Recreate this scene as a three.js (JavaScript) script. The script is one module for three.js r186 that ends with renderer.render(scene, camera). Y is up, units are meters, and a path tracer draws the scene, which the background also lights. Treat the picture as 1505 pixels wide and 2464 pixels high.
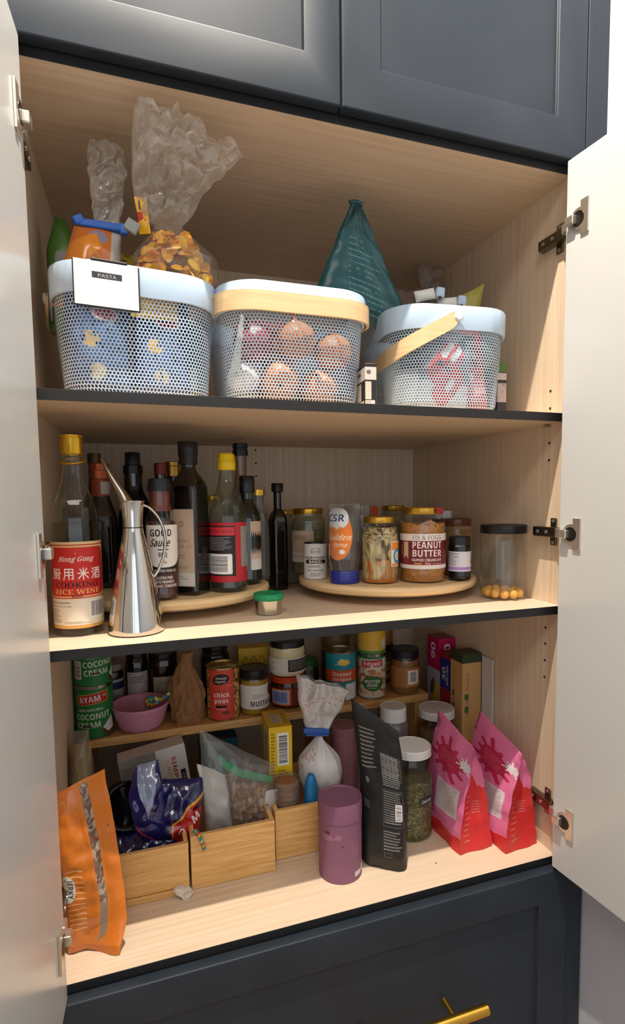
import * as THREE from 'three';
import { RoundedBoxGeometry } from 'three/addons/geometries/RoundedBoxGeometry.js';
import { mergeGeometries, mergeVertices, toCreasedNormals } from 'three/addons/utils/BufferGeometryUtils.js';
import { ImprovedNoise } from 'three/addons/math/ImprovedNoise.js';
import { RectAreaLightUniformsLib } from 'three/addons/lights/RectAreaLightUniformsLib.js';

// ------------------------------------------------------------------ camera, exposure, lights
const scene = new THREE.Scene();
const renderer = new THREE.WebGLRenderer({ antialias: true });
renderer.toneMapping = THREE.LinearToneMapping;
renderer.toneMappingExposure = 1.0;
renderer.shadowMap.enabled = true;
renderer.shadowMap.type = THREE.PCFSoftShadowMap;
RectAreaLightUniformsLib.init();
scene.background = new THREE.Color(0x0a0b0c);

const camera = new THREE.PerspectiveCamera(85.71, 1505 / 2464, 0.02, 30);
camera.position.set(-0.3113, 0.7024, 0.8321);
camera.rotation.set(-0.0795, -0.3254, -0.0112, 'YXZ');
camera.setViewOffset(1505, 2464, -26.7, -73.4, 1505, 2464); // the photograph is an off-centre crop
scene.add(camera);

// the ceiling downlight over the open pantry, the other downlights of the kitchen, and the daylight window behind
const DOWNLIGHTS = [ // x, z, candela
  [-0.14, 0.35, 16], [-1.85, 0.5, 1.2], [-0.9, 2.7, 1.2]];
const CEILING_Y = 2.32;
for (const [x, z, cd] of DOWNLIGHTS) {
  const l = new THREE.SpotLight(new THREE.Color(1.0, 0.9, 0.775), cd, 0, 1.2, 0.55, 2);
  l.position.set(x, CEILING_Y - 0.012, z); l.target.position.set(x, 0, z);
  l.castShadow = true; l.shadow.radius = 0.6; l.shadow.mapSize.set(1024, 1024); l.shadow.bias = -0.0004;
  scene.add(l, l.target);
}
const PANEL = { x: -0.6, z: 1.5, w: 1.2, d: 0.6 };
const panelLight = new THREE.RectAreaLight(new THREE.Color(1.0, 0.92, 0.82), 7.5, PANEL.w, PANEL.d);
panelLight.position.set(PANEL.x, CEILING_Y - 0.035, PANEL.z); panelLight.lookAt(PANEL.x, 0, PANEL.z);
scene.add(panelLight);
const WINDOW = { x: -0.75, y: 0.75, z: 3.16, w: 2.1, h: 1.9 };
const daylight = new THREE.RectAreaLight(new THREE.Color(0.72, 0.87, 1.0), 0.45, WINDOW.w, WINDOW.h);
daylight.position.set(WINDOW.x, WINDOW.y, WINDOW.z - 0.03); daylight.lookAt(WINDOW.x, WINDOW.y, 0);
scene.add(daylight);

// ------------------------------------------------------------------ helpers
const XL = -0.45, XR = 0.442, Y1 = 0.8538, Y2 = 0.4955, YC = 1.27, DEPTH = 0.593, TT = Y2 + 0.038, RS = 0.215;
const PI = Math.PI, R = (d) => d * PI / 180, V = (x, y, z) => new THREE.Vector3(x, y, z), V2 = (x, y) => new THREE.Vector2(x, y);
let seedState = 12345;
const rnd = (a = 0, b = 1) => { seedState = (seedState + 0x6d2b79f5) | 0; let t = Math.imul(seedState ^ (seedState >>> 15), 1 | seedState); t = (t + Math.imul(t ^ (t >>> 7), 61 | t)) ^ t; return a + (b - a) * (((t ^ (t >>> 14)) >>> 0) / 4294967296); };
const noiseMaker = new ImprovedNoise(), n3 = (x, y, z) => noiseMaker.noise(x, y, z);
const clamp = (x, a, b) => Math.min(b, Math.max(a, x)), lerp = (a, b, t) => a + (b - a) * t, sstep = (a, b, x) => { const t = clamp((x - a) / (b - a), 0, 1); return t * t * (3 - 2 * t); };

function mat(color, rough = 0.5, o = {}) { return new THREE.MeshPhysicalMaterial({ color, roughness: rough, ...o }); }
const clear = (color = 0xf4f7f6, rough = 0.04, t = 1, o = {}) => mat(color, rough, { transmission: t, thickness: 0, side: THREE.DoubleSide, ...o });
function canvasTex(w, h, draw) {
  const c = document.createElement('canvas'); c.width = w; c.height = h;
  const g = c.getContext('2d'); draw(g, w, h);
  const t = new THREE.CanvasTexture(c); t.colorSpace = THREE.SRGBColorSpace; t.magFilter = THREE.LinearFilter; t.anisotropy = 8;
  return t;
}
const printed = (w, h, draw, rough = 0.45, o = {}) => mat(0xffffff, rough, { map: canvasTex(w, h, draw), side: THREE.DoubleSide, ...o });
function txt(g, s, x, y, size, color, { f = 'sans-serif', b = true, a = 'center', i = false, rot = 0, w, outline } = {}) {
  g.save(); g.translate(x, y); g.rotate(rot); g.font = `${i ? 'italic ' : ''}${b ? 'bold ' : ''}${size}px ${f}`; g.textAlign = a; g.textBaseline = 'middle';
  if (i) g.transform(1, 0, -0.22, 1, 0, 0);
  if (w) { const m = g.measureText(s).width; g.scale(w / m, 1); }
  if (outline) { g.strokeStyle = outline; g.lineWidth = size * 0.14; g.strokeText(s, 0, 0); }
  g.fillStyle = color; g.fillText(s, 0, 0); g.restore();
}
const fill = (g, c, x, y, w, h) => { g.fillStyle = c; g.fillRect(x, y, w, h); };
function smallPrint(g, x, y, w, h, rows, color, ragged = 0.35) { for (let k = 0; k < rows; k++) { let px = x; const end = x + w * (1 - rnd(0, ragged)); while (px < end) { const l = Math.min(end - px, rnd(0.03, 0.12) * w); fill(g, color, px, y + k * h / rows, l, h / rows * 0.5); px += l + w * 0.018; } } }
function barcode(g, x, y, w, h, vertical = false) { fill(g, '#f2f0ea', x, y, w, h); let p = 0.06; while (p < 0.92) { const l = rnd(0.012, 0.04); if (vertical) fill(g, '#3b3a42', x + w * 0.1, y + p * h, w * 0.8, l * h); else fill(g, '#3b3a42', x + p * w, y + h * 0.08, l * w, h * 0.8); p += l + rnd(0.012, 0.035); } }
function ell(g, c, x, y, rx, ry, rot = 0) { g.fillStyle = c; g.beginPath(); g.ellipse(x, y, rx, ry, rot, 0, 2 * PI); g.fill(); }
function poly(g, c, pts) { g.fillStyle = c; g.beginPath(); pts.forEach(([x, y], k) => (k ? g.lineTo(x, y) : g.moveTo(x, y))); g.closePath(); g.fill(); }
function speckle(g, w, h, n, colors, a = 1, b = 3) { for (let k = 0; k < n; k++) { g.fillStyle = colors[k % colors.length]; g.fillRect(rnd(0, w), rnd(0, h), rnd(a, b), rnd(a, b)); } }

const used = {};
function numbered(name) { const n = (used[name] = (used[name] ?? -1) + 1); return n ? `${name}_${String(n).padStart(3, '0')}` : name; }
function thing(name, label, category, [x, y, z] = [0, 0, 0], turn = 0, group) {
  const o = new THREE.Group(); o.name = numbered(name); scene.add(o); o.position.set(x, y, z); o.rotation.y = R(turn);
  o.userData = { label, category }; if (group) o.userData.group = group; return o;
}
function part(name, geo, m, parent, pos, rot) {
  const o = new THREE.Mesh(geo, m); o.name = name; o.castShadow = o.receiveShadow = true; parent.add(o);
  if (pos) o.position.set(...pos); if (rot) o.rotation.set(...rot); return o;
}
function sub(name, parent, pos, rotY = 0) { const o = new THREE.Group(); o.name = name; parent.add(o); if (pos) o.position.set(...pos); o.rotation.y = rotY; return o; }
function structure(name, geo, m, pos, rot) { const o = part(name, geo, m, scene, pos, rot); o.userData = { kind: 'structure' }; return o; }
const moved = (g, x, y, z) => g.translate(x, y, z);
const box = (w, h, d, r = 0.001, s = 2) => new RoundedBoxGeometry(w, h, d, s, Math.min(r, w / 2.01, h / 2.01, d / 2.01));
const boxAt = (x0, x1, y0, y1, z0, z1, r = 0.0008) => box(x1 - x0, y1 - y0, z1 - z0, r).translate((x0 + x1) / 2, (y0 + y1) / 2, (z0 + z1) / 2);
// uv in metres, u along the grain axis
function grain(geo, axis = 'x', off = 0) {
  const p = geo.attributes.position, n = geo.attributes.normal, uv = new Float32Array(p.count * 2), A = { x: 0, y: 1, z: 2 }[axis];
  for (let k = 0; k < p.count; k++) {
    const P = [p.getX(k), p.getY(k), p.getZ(k)], N = [Math.abs(n.getX(k)), Math.abs(n.getY(k)), Math.abs(n.getZ(k))];
    let d = N.indexOf(Math.max(...N)), o = [0, 1, 2].filter((q) => q !== A && q !== d)[0];
    if (d === A) { o = (A + 1) % 3; uv[2 * k] = P[(A + 2) % 3] + off; } else uv[2 * k] = P[A] + off;
    uv[2 * k + 1] = P[o] + off * 1.7;
  }
  geo.setAttribute('uv', new THREE.BufferAttribute(uv, 2)); return geo;
}
function lathe(pts, seg = 44, crease = 0.62) {
  const g = new THREE.LatheGeometry(pts.map(([r, y]) => V2(Math.max(r, 0.00001), y)), seg), p = g.attributes.position, keep = [], a = V(0, 0, 0), b = V(0, 0, 0), c = V(0, 0, 0), ix = g.index.array;
  for (let k = 0; k < ix.length; k += 3) { a.fromBufferAttribute(p, ix[k]); b.fromBufferAttribute(p, ix[k + 1]).sub(a); c.fromBufferAttribute(p, ix[k + 2]).sub(a); if (b.cross(c).length() > 8e-8) keep.push(ix[k], ix[k + 1], ix[k + 2]); } // slivers at the axis go
  g.setIndex(keep); return toCreasedNormals(g, crease);
}
// a rounded profile through the control points
function curveProfile(pts, n = 40) { const c = new THREE.CatmullRomCurve3(pts.map(([r, y]) => V(r, y, 0)), false, 'centripetal'); return c.getPoints(n).map((p) => [Math.max(0, p.x), p.y]); }
const shell = (r, y0, y1, deg, rTop = r) => new THREE.CylinderGeometry(rTop, r, y1 - y0, Math.max(12, Math.round(deg / 5)), 1, true, -R(deg) / 2, R(deg)).translate(0, (y0 + y1) / 2, 0);
const tube = (pts, r, seg = 40, rs = 10, closed = false) => new THREE.TubeGeometry(new THREE.CatmullRomCurve3(pts.map((p) => (p.isVector3 ? p : V(...p))), closed), seg, r, rs, closed);
// a closed skin: fn(u, v) gives a point, u goes round, v goes up
function loft(nu, nv, fn, { capBottom = true, capTop = true, crease = 0 } = {}) {
  const pos = [], uv = [], idx = [];
  for (let j = 0; j <= nv; j++) for (let i = 0; i <= nu; i++) { const p = fn(i === nu ? 0 : i / nu, j / nv); pos.push(p[0], p[1], p[2]); uv.push(i / nu, j / nv); }
  for (let j = 0; j < nv; j++) for (let i = 0; i < nu; i++) { const a = j * (nu + 1) + i, b = a + 1, c = a + nu + 1, d = c + 1; idx.push(a, b, d, a, d, c); }
  for (const [on, j, flip] of [[capBottom, 0, true], [capTop, nv, false]]) if (on) {
    let cx = 0, cy = 0, cz = 0; for (let i = 0; i < nu; i++) { const a = (j * (nu + 1) + i) * 3; cx += pos[a] / nu; cy += pos[a + 1] / nu; cz += pos[a + 2] / nu; }
    const m = pos.length / 3; pos.push(cx, cy, cz); uv.push(0.5, j / nv);
    for (let i = 0; i < nu; i++) { const a = j * (nu + 1) + i; flip ? idx.push(m, a + 1, a) : idx.push(m, a, a + 1); }
  }
  let g = new THREE.BufferGeometry(); g.setAttribute('position', new THREE.Float32BufferAttribute(pos, 3)); g.setAttribute('uv', new THREE.Float32BufferAttribute(uv, 2)); g.setIndex(idx);
  g.computeVertexNormals();
  if (crease) { g = toCreasedNormals(g, crease); } else { // join the normals across the seam
    const n = g.attributes.normal; for (let j = 0; j <= nv; j++) { const a = j * (nu + 1), b = a + nu, v = V(n.getX(a) + n.getX(b), n.getY(a) + n.getY(b), n.getZ(a) + n.getZ(b)).normalize(); n.setXYZ(a, v.x, v.y, v.z); n.setXYZ(b, v.x, v.y, v.z); }
  }
  return g;
}
// two sheets sealed round the edge: origin at the bottom centre, front towards +z
function bag(w, h, d, o = {}) {
  const nu = o.nu ?? 26, nv = o.nv ?? 34, prof = o.prof ?? ((v) => Math.pow(Math.max(0, Math.sin(PI * clamp(v, 0, 1))), 0.6)), wid = o.wid ?? (() => 1), amp = o.amp ?? 0.002, fr = o.fr ?? 28, sd = o.seed ?? 1, n = o.n ?? 3;
  const pos = [], uv = [], idx = []; const groups = [];
  for (const s of [1, -1]) {
    const base = pos.length / 3, start = idx.length;
    for (let j = 0; j <= nv; j++) for (let i = 0; i <= nu; i++) {
      const u = i / nu, v = j / nv, e = Math.pow(Math.max(0, 1 - Math.pow(Math.abs(2 * u - 1), n)), 0.6), t = d / 2 * e * prof(v, u);
      let x = (u - 0.5) * w * wid(v), y = v * h, z = s * t;
      const q = e * clamp(prof(v, u) * 1.5, 0, 1);
      z += amp * n3(x * fr + sd, y * fr, sd * 3.1) + amp * 1.1 * q * s * n3(x * fr * 1.7 + sd * 7, y * fr * 1.3, s * 5 + sd) ;
      x += amp * 0.7 * n3(y * fr * 0.8, sd + u * 2, 3.3); y += amp * 0.7 * n3(x * fr * 0.8, sd + 9, v * 3);
      if (o.crump) { const r1 = Math.abs(n3(x * 46 + sd, y * 40, s * 2 + sd)) + 0.6 * Math.abs(n3(x * 90, y * 84 + sd, s * 3)); z += s * o.crump * (r1 - 0.35) * q + o.crump * 0.5 * n3(x * 30, y * 30, sd); x += o.crump * 0.5 * n3(y * 60, x * 50, sd + 2) * q; y += o.crump * 0.5 * n3(x * 60, y * 50, sd + 6) * (0.2 + v); }
      let p = [x, y, z]; if (o.def) p = o.def(p, u, v, s);
      pos.push(...p); uv.push(s > 0 ? u : 1 - u, v);
    }
    for (let j = 0; j < nv; j++) for (let i = 0; i < nu; i++) { const a = base + j * (nu + 1) + i, b = a + 1, c = a + nu + 1, e = c + 1; s > 0 ? idx.push(a, b, e, a, e, c) : idx.push(a, e, b, a, c, e); }
    groups.push([start, idx.length - start]);
  }
  const g = new THREE.BufferGeometry(); g.setAttribute('position', new THREE.Float32BufferAttribute(pos, 3)); g.setAttribute('uv', new THREE.Float32BufferAttribute(uv, 2)); g.setIndex(idx);
  groups.forEach(([a, b], k) => g.addGroup(a, b, k)); g.computeVertexNormals(); return g;
}
function noiseTex(w, h, fn, srgb = true) {
  const d = new Uint8Array(w * h * 4);
  for (let y = 0; y < h; y++) for (let x = 0; x < w; x++) { const c = fn(x / w, y / h), o = (y * w + x) * 4; d[o] = c[0]; d[o + 1] = c[1]; d[o + 2] = c[2]; d[o + 3] = 255; }
  const t = new THREE.DataTexture(d, w, h); t.wrapS = t.wrapT = THREE.RepeatWrapping; t.magFilter = THREE.LinearFilter; t.minFilter = THREE.LinearMipmapLinearFilter; t.generateMipmaps = true; if (srgb) t.colorSpace = THREE.SRGBColorSpace; t.needsUpdate = true; return t;
}
// tiling noise
const tn = (u, v, fu, fv, s) => { const a = 2 * PI; return (n3(u * fu + s, v * fv + s, s) * (1 - u) + n3((u - 1) * fu + s, v * fv + s, s) * u) * (1 - v) + (n3(u * fu + s, (v - 1) * fv + s, s) * (1 - u) + n3((u - 1) * fu + s, (v - 1) * fv + s, s) * u) * v; };
function woodTex(base, dark, w, h, fu, fv, s, strength = 1) {
  return noiseTex(w, h, (u, v) => {
    const bend = tn(u, v, 3, 2, s + 40) * 0.02;
    let k = 0.5 + 0.55 * tn(u, v + bend, fu, fv, s) + 0.4 * tn(u, v + bend, fu * 2.2, fv * 3.1, s + 11) + 0.3 * tn(u, v, fu * 6, fv * 7, s + 23);
    k = clamp((k - 0.5) * strength + 0.35, 0, 1); return [0, 1, 2].map((c) => lerp(base[c], dark[c], k));
  });
}
const oakMap = woodTex([229, 208, 182], [205, 179, 150], 512, 1024, 2.5, 52, 3, 1.0); oakMap.repeat.set(0.9, 2.2);
const oak = mat(0xffffff, 0.5, { map: oakMap });
const bambooMap = woodTex([236, 190, 122], [194, 138, 74], 512, 512, 2.5, 26, 57, 1.2); bambooMap.repeat.set(3.2, 5.5);
const bamboo = mat(0xffffff, 0.42, { map: bambooMap });
const ashMap = woodTex([236, 206, 160], [211, 174, 122], 512, 512, 2, 34, 91, 1.0); ashMap.repeat.set(3, 5);
const ash = mat(0xffffff, 0.42, { map: ashMap });
const edgeBlack = mat(0x161618, 0.55), navyMap = noiseTex(256, 256, (u, v) => { const k = 60 * tn(u, v, 4, 4, 7) * 0.12 + rnd(-2, 2); return [38 + k, 47 + k, 57 + k]; }); navyMap.repeat.set(3, 3);
const navy = mat(0xffffff, 0.5, { map: navyMap, specularIntensity: 0.7 });
const doorWhite = mat(0xcacbc9, 0.24), steel = mat(0xb9b5ab, 0.22, { metalness: 1 }), brass = mat(0xe6b64c, 0.28, { metalness: 1 }), gold = mat(0xcf9f3e, 0.3, { metalness: 0.9 }), black = mat(0x141417, 0.4), blackGloss = mat(0x0c0c0e, 0.15), whitePlastic = mat(0xe9e9ea, 0.35);

// ------------------------------------------------------------------ the room
const wallPaint = mat(0xc4c9d4, 0.8), floorMap = woodTex([190, 160, 124], [150, 118, 84], 512, 512, 3, 20, 71); floorMap.repeat.set(0.5, 2);
const RX = 0.4985, LX = -2.4, BZ = 3.2, FY = -0.74, WZ = -0.66;
structure('wall_right', boxAt(RX, RX + 0.1, FY - 0.1, CEILING_Y + 0.1, WZ, BZ + 0.1, 0), wallPaint);
structure('wall_left', boxAt(LX - 0.1, LX, FY - 0.1, CEILING_Y + 0.1, WZ, BZ + 0.1, 0), wallPaint);
structure('wall_front', boxAt(LX - 0.1, RX + 0.1, FY - 0.1, CEILING_Y + 0.1, WZ - 0.1, WZ, 0), wallPaint);
structure('floor', grain(boxAt(LX - 0.1, RX + 0.1, FY - 0.1, FY, WZ - 0.1, BZ + 0.1, 0), 'x'), mat(0xffffff, 0.5, { map: floorMap }));
structure('ceiling', boxAt(LX - 0.1, RX + 0.1, CEILING_Y, CEILING_Y + 0.1, WZ - 0.1, BZ + 0.1, 0), mat(0xf0efec, 0.85));
{ // back wall with the window opening
  const { x, y, w, h } = WINDOW, s = new THREE.Shape([V2(LX, FY), V2(RX, FY), V2(RX, CEILING_Y), V2(LX, CEILING_Y)]);
  s.holes.push(new THREE.Path([V2(x - w / 2, y - h / 2), V2(x - w / 2, y + h / 2), V2(x + w / 2, y + h / 2), V2(x + w / 2, y - h / 2)]));
  structure('wall_back', new THREE.ExtrudeGeometry(s, { depth: 0.1, bevelEnabled: false }).translate(0, 0, BZ), wallPaint);
  const win = new THREE.Group(); win.name = 'window_1'; win.userData = { kind: 'structure' }; scene.add(win); win.position.set(x, y, BZ);
  const fr = mat(0x2a2b2d, 0.5);
  for (const [x0, x1, y0, y1] of [[-w / 2, w / 2, -h / 2, -h / 2 + 0.05], [-w / 2, w / 2, h / 2 - 0.05, h / 2], [-w / 2, -w / 2 + 0.05, -h / 2 + 0.05, h / 2 - 0.05], [w / 2 - 0.05, w / 2, -h / 2 + 0.05, h / 2 - 0.05], [-0.03, 0.03, -h / 2 + 0.05, h / 2 - 0.05]]) part('frame', boxAt(x0, x1, y0, y1, 0, 0.06, 0.004), fr, win);
  part('window_pane', boxAt(-w / 2 + 0.05, w / 2 - 0.05, -h / 2 + 0.05, h / 2 - 0.05, 0.025, 0.035, 0), mat(0xdde8f2, 0.3, { emissive: new THREE.Color(0.86, 0.93, 1.0), emissiveIntensity: 0.7 }), win);
}
DOWNLIGHTS.forEach(([x, z], k) => {
  const where = ['ceiling downlight straight above the open pantry', 'ceiling downlight nearest the far kitchen wall', 'ceiling downlight closest to the window'][k];
  const t = thing('ceiling_downlight', 'round white ' + where, 'downlight', [x, CEILING_Y, z], 0, 'ceiling downlights');
  part('trim_ring', lathe([[0.034, -0.001], [0.036, -0.006], [0.05, -0.005], [0.052, 0]], 32), whitePlastic, t);
  part('lens', new THREE.CylinderGeometry(0.034, 0.034, 0.004, 32).translate(0, -0.002, 0), mat(0xffffff, 0.4, { emissive: new THREE.Color(1, 0.85, 0.65), emissiveIntensity: 6 }), t);
});

{
  const t = thing('ceiling_panel_light', 'rectangular white LED panel on the kitchen ceiling', 'panel light', [PANEL.x, CEILING_Y, PANEL.z]);
  part('housing', boxAt(-PANEL.w / 2 - 0.02, PANEL.w / 2 + 0.02, -0.024, 0, -PANEL.d / 2 - 0.02, PANEL.d / 2 + 0.02, 0.004), whitePlastic, t);
  part('diffuser', boxAt(-PANEL.w / 2, PANEL.w / 2, -0.029, -0.024, -PANEL.d / 2, PANEL.d / 2, 0.001), mat(0xffffff, 0.6, { emissive: new THREE.Color(1, 0.92, 0.82), emissiveIntensity: 1.5 }), t);
}

// ------------------------------------------------------------------ the tall cabinet
const cab = thing('pantry_cabinet', 'oak-lined pantry cabinet with its two white-backed doors standing open', 'cabinet');
part('side_panel', grain(boxAt(XL - 0.018, XL, -0.018, YC + 0.018, -DEPTH - 0.016, 0), 'y', 0.3), oak, cab);
part('side_panel', grain(boxAt(XR, XR + 0.0175, -0.018, YC + 0.018, -DEPTH - 0.016, 0), 'y', 0.8), oak, cab);
part('back_panel', grain(boxAt(XL, XR, 0, YC, -DEPTH - 0.016, -DEPTH, 0), 'y', 1.3), oak, cab);
for (const [n, y0, y1, off] of [['top_panel', YC, YC + 0.018, 0.11], ['shelf', Y1 - 0.0155, Y1, 0.53], ['shelf', Y2 - 0.0155, Y2, 0.97], ['bottom_panel', -0.018, 0, 1.41]]) {
  const s = part(n, grain(boxAt(XL, XR, y0, y1, -DEPTH, -0.0012, 0.0002), 'x', off), oak, cab);
  part('edge_band', boxAt(XL, XR, y0, y1, -0.0012, 0, 0.0004), edgeBlack, s);
}
{ // drilled holes for shelf pins, as dark sockets let into the panels, and the pins under the shelf
  const hole = new THREE.CylinderGeometry(0.0025, 0.0025, 0.0009, 14), dark = mat(0x2a1d12, 0.9), pin = mat(0xb8b2a4, 0.35, { metalness: 0.8 });
  for (const y of [0.9011, 0.8686, 0.8032, 0.7709, 0.4448, 0.4127, 0.3794, 0.3457]) {
    part('pin_hole', hole, dark, cab, [XR - 0.0002, y, -0.0405], [0, 0, PI / 2]);
    if (y > 0.5) part('pin_hole', hole, dark, cab, [XL + 0.0002, y, -0.0405], [0, 0, PI / 2]);
  }
  for (const y of [0.836, 0.8018, 0.7685]) part('pin_hole', hole, dark, cab, [-0.014, y - 0.006, -DEPTH + 0.0002], [PI / 2, 0, 0]);
  for (const x of [XL + 0.006, XR - 0.006]) part('shelf_pin', new THREE.CylinderGeometry(0.0028, 0.0028, 0.012, 12), pin, cab, [x, Y1 - 0.0185, -0.0405], [0, 0, PI / 2]);
}
// doors of the pantry: inner face white, outside navy
const DOOR_L = 0.452, DY0 = -0.003, DY1 = 1.279;
function pantryDoor(x, z, turn, side) {
  const d = sub('door', cab, [x, 0, z], turn), k = side; // thickness goes to local z * k
  const slab = (z0, z1, m, n) => part(n, boxAt(0, DOOR_L, DY0, DY1, Math.min(z0, z1) , Math.max(z0, z1), 0.0014), m, d);
  slab(0, 0.004 * k, doorWhite, 'inner_face'); slab(0.004 * k, 0.02 * k, navy, 'outer_face');
  return d;
}
const doorL = pantryDoor(-0.4295, 0.02, R(-92.6), 1), doorR = pantryDoor(0.4165, 0.019, R(-85.2), -1);
// concealed hinges
const hingeDark = mat(0x8d8272, 0.24, { metalness: 1 }), hingeSteel = mat(0xd6d1c6, 0.32, { metalness: 0.9 });
function hinge(y, s) { // s = 1 right wall, -1 left wall
  const wx = s > 0 ? XR : XL, h = sub('hinge', cab, [wx, y, 0]); const q = (x) => -s * x; // q > 0 points into the cabinet
  const bx = (x0, x1, y0, y1, z0, z1, r = 0.0012) => boxAt(Math.min(q(x0), q(x1)), Math.max(q(x0), q(x1)), y0, y1, z0, z1, r);
  const bits = [bx(0, 0.0035, -0.026, 0.026, -0.03, -0.014, 0.0016), bx(0, 0.009, -0.009, 0.009, -0.066, -0.004)];
  part('mounting_plate', mergeGeometries(bits), hingeDark, h);
  part('hinge_arm', mergeGeometries([bx(0.009, 0.0165, -0.0095, 0.0095, -0.064, 0.002, 0.0022), bx(0.010, 0.019, -0.008, 0.008, -0.002, 0.018, 0.002)]), hingeDark, h);
  part('link', bx(0.013, 0.0235, -0.0085, 0.0085, 0.004, 0.026, 0.0025), hingeSteel, h);
  for (const [yy, zz, r] of [[0.0205, -0.022, 0.0034], [-0.0205, -0.022, 0.0034]]) part('screw', new THREE.CylinderGeometry(r, r, 0.0016, 16), hingeSteel, h, [q(0.0036), yy, zz], [0, 0, PI / 2]);
  for (const zz of [-0.05, -0.026]) part('screw', new THREE.CylinderGeometry(0.0034, 0.0034, 0.0014, 16), hingeSteel, h, [q(0.0168), 0, zz], [0, 0, PI / 2]);
  // cup let into the door with its flange plate
  const dx = s > 0 ? 0.4149 : -0.4286, c = sub('cup', h, [dx - wx, 0, 0], s > 0 ? R(4.8) : R(-2.6));
  const f = new THREE.Shape(); f.moveTo(0.052, -0.0275); f.lineTo(0.067, -0.0275); f.lineTo(0.067, 0.0275); f.lineTo(0.052, 0.0275); f.lineTo(0.052, 0.0165); f.absarc(0.048, 0, 0.0175, 1.35, 2 * PI - 1.35, false); f.lineTo(0.052, -0.0165);
  const fg = new THREE.ExtrudeGeometry(f, { depth: 0.0022, bevelEnabled: true, bevelSize: 0.0006, bevelThickness: 0.0006, bevelSegments: 2, curveSegments: 20 });
  fg.rotateY(-PI / 2); // local x -> z
  part('flange', fg, hingeSteel, c, [s > 0 ? -0.0006 : 0.003, 0, 0]);
  part('cup_well', new THREE.CylinderGeometry(0.0125, 0.0125, 0.0012, 28, 1), mat(0x2c2925, 0.35, { metalness: 0.6 }), c, [s > 0 ? -0.0036 : 0.0036, 0, 0.047], [0, 0, PI / 2]);
  part('pivot', bx(0, 0.011, -0.0075, 0.0075, 0.026, 0.044, 0.002), hingeSteel, c, [s > 0 ? -0.0015 : 0.0015, 0, 0]);
}
for (const y of [1.171, 0.6345, 0.1]) { hinge(y, 1); hinge(y, -1); }

// framed fronts: a bevelled frame round a recessed panel
function framedFront(parent, x0, x1, y0, y1, rails, name = 'door') {
  const s = new THREE.Shape([V2(x0 + 0.002, y0 + 0.002), V2(x1 - 0.002, y0 + 0.002), V2(x1 - 0.002, y1 - 0.002), V2(x0 + 0.002, y1 - 0.002)]), [l, b, r, t] = rails;
  s.holes.push(new THREE.Path([V2(x0 + l, y0 + b), V2(x0 + l, y1 - t), V2(x1 - r, y1 - t), V2(x1 - r, y0 + b)]));
  const g = new THREE.ExtrudeGeometry(s, { depth: 0.015, bevelEnabled: true, bevelSize: 0.002, bevelThickness: 0.0025, bevelSegments: 4 }).translate(0, 0, 0.0045);
  const f = part(name, toCreasedNormals(grain(g, 'y'), 0.5), navy, parent);
  part('inset_panel', grain(boxAt(x0 + l - 0.003, x1 - r + 0.003, y0 + b - 0.003, y1 - t + 0.003, 0.004, 0.0155, 0.0005), 'y'), navy, f);
  // moulding bead round the panel
  const bead = []; const rr = 0.0032;
  for (const [ax, ay, bx, by] of [[x0 + l, y0 + b, x1 - r, y0 + b], [x1 - r, y0 + b, x1 - r, y1 - t], [x1 - r, y1 - t, x0 + l, y1 - t], [x0 + l, y1 - t, x0 + l, y0 + b]]) bead.push(tube([[ax, ay, 0], [(ax + bx) / 2, (ay + by) / 2, 0], [bx, by, 0]], rr, 2, 12).translate(0, 0, 0.0155));
  part('bead', grain(mergeGeometries(bead), 'y'), navy, f);
  return f;
}
const upper = thing('wall_cabinet', 'navy two-door cabinet above the open pantry', 'cabinet');
part('carcass', boxAt(XL - 0.018, XR + 0.0175, YC + 0.019, CEILING_Y - 0.03, -DEPTH, 0.001, 0.001), edgeBlack, upper);
framedFront(upper, -0.468, -0.0038, 1.282, 2.05, [0.06, 0.063, 0.054, 0.06]);
framedFront(upper, -0.0006, 0.4518, 1.282, 2.05, [0.061, 0.063, 0.059, 0.06]);
const low = thing('drawer_cabinet', 'navy drawer cabinet below the pantry with a brass bar handle', 'cabinet');
part('carcass', boxAt(XL - 0.018, XR + 0.0175, FY + 0.1, -0.019, -DEPTH, 0.001, 0.001), edgeBlack, low);
part('plinth', boxAt(XL - 0.018, XR + 0.0175, FY, FY + 0.1, -DEPTH, -0.05, 0.001), edgeBlack, low);
const drawer = framedFront(low, -0.468, 0.4518, -0.46, -0.0125, [0.062, 0.06, 0.063, 0.06], 'drawer_front');
part('drawer_front', boxAt(-0.468, 0.4518, FY + 0.1, -0.463, 0.002, 0.022, 0.001), navy, low);
{
  const h = sub('handle', drawer);
  part('bar', moved(new THREE.CylinderGeometry(0.0096, 0.0096, 0.3, 12).rotateZ(PI / 2), 0.0935, -0.2, 0.063), brass, h);
  for (const x of [0.181, 0.02]) part('post', new THREE.CylinderGeometry(0.0042, 0.0055, 0.041, 14).rotateX(PI / 2), brass, h, [x, -0.2, 0.0425]);
}
structure('trim_1', boxAt(0.4534, RX, 1.282, CEILING_Y, 0.0, 0.022, 0.0012), navy);
structure('trim_2', boxAt(0.4534, RX - 0.004, FY, 1.28, -0.004, 0.016, 0.0012), navy);

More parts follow.
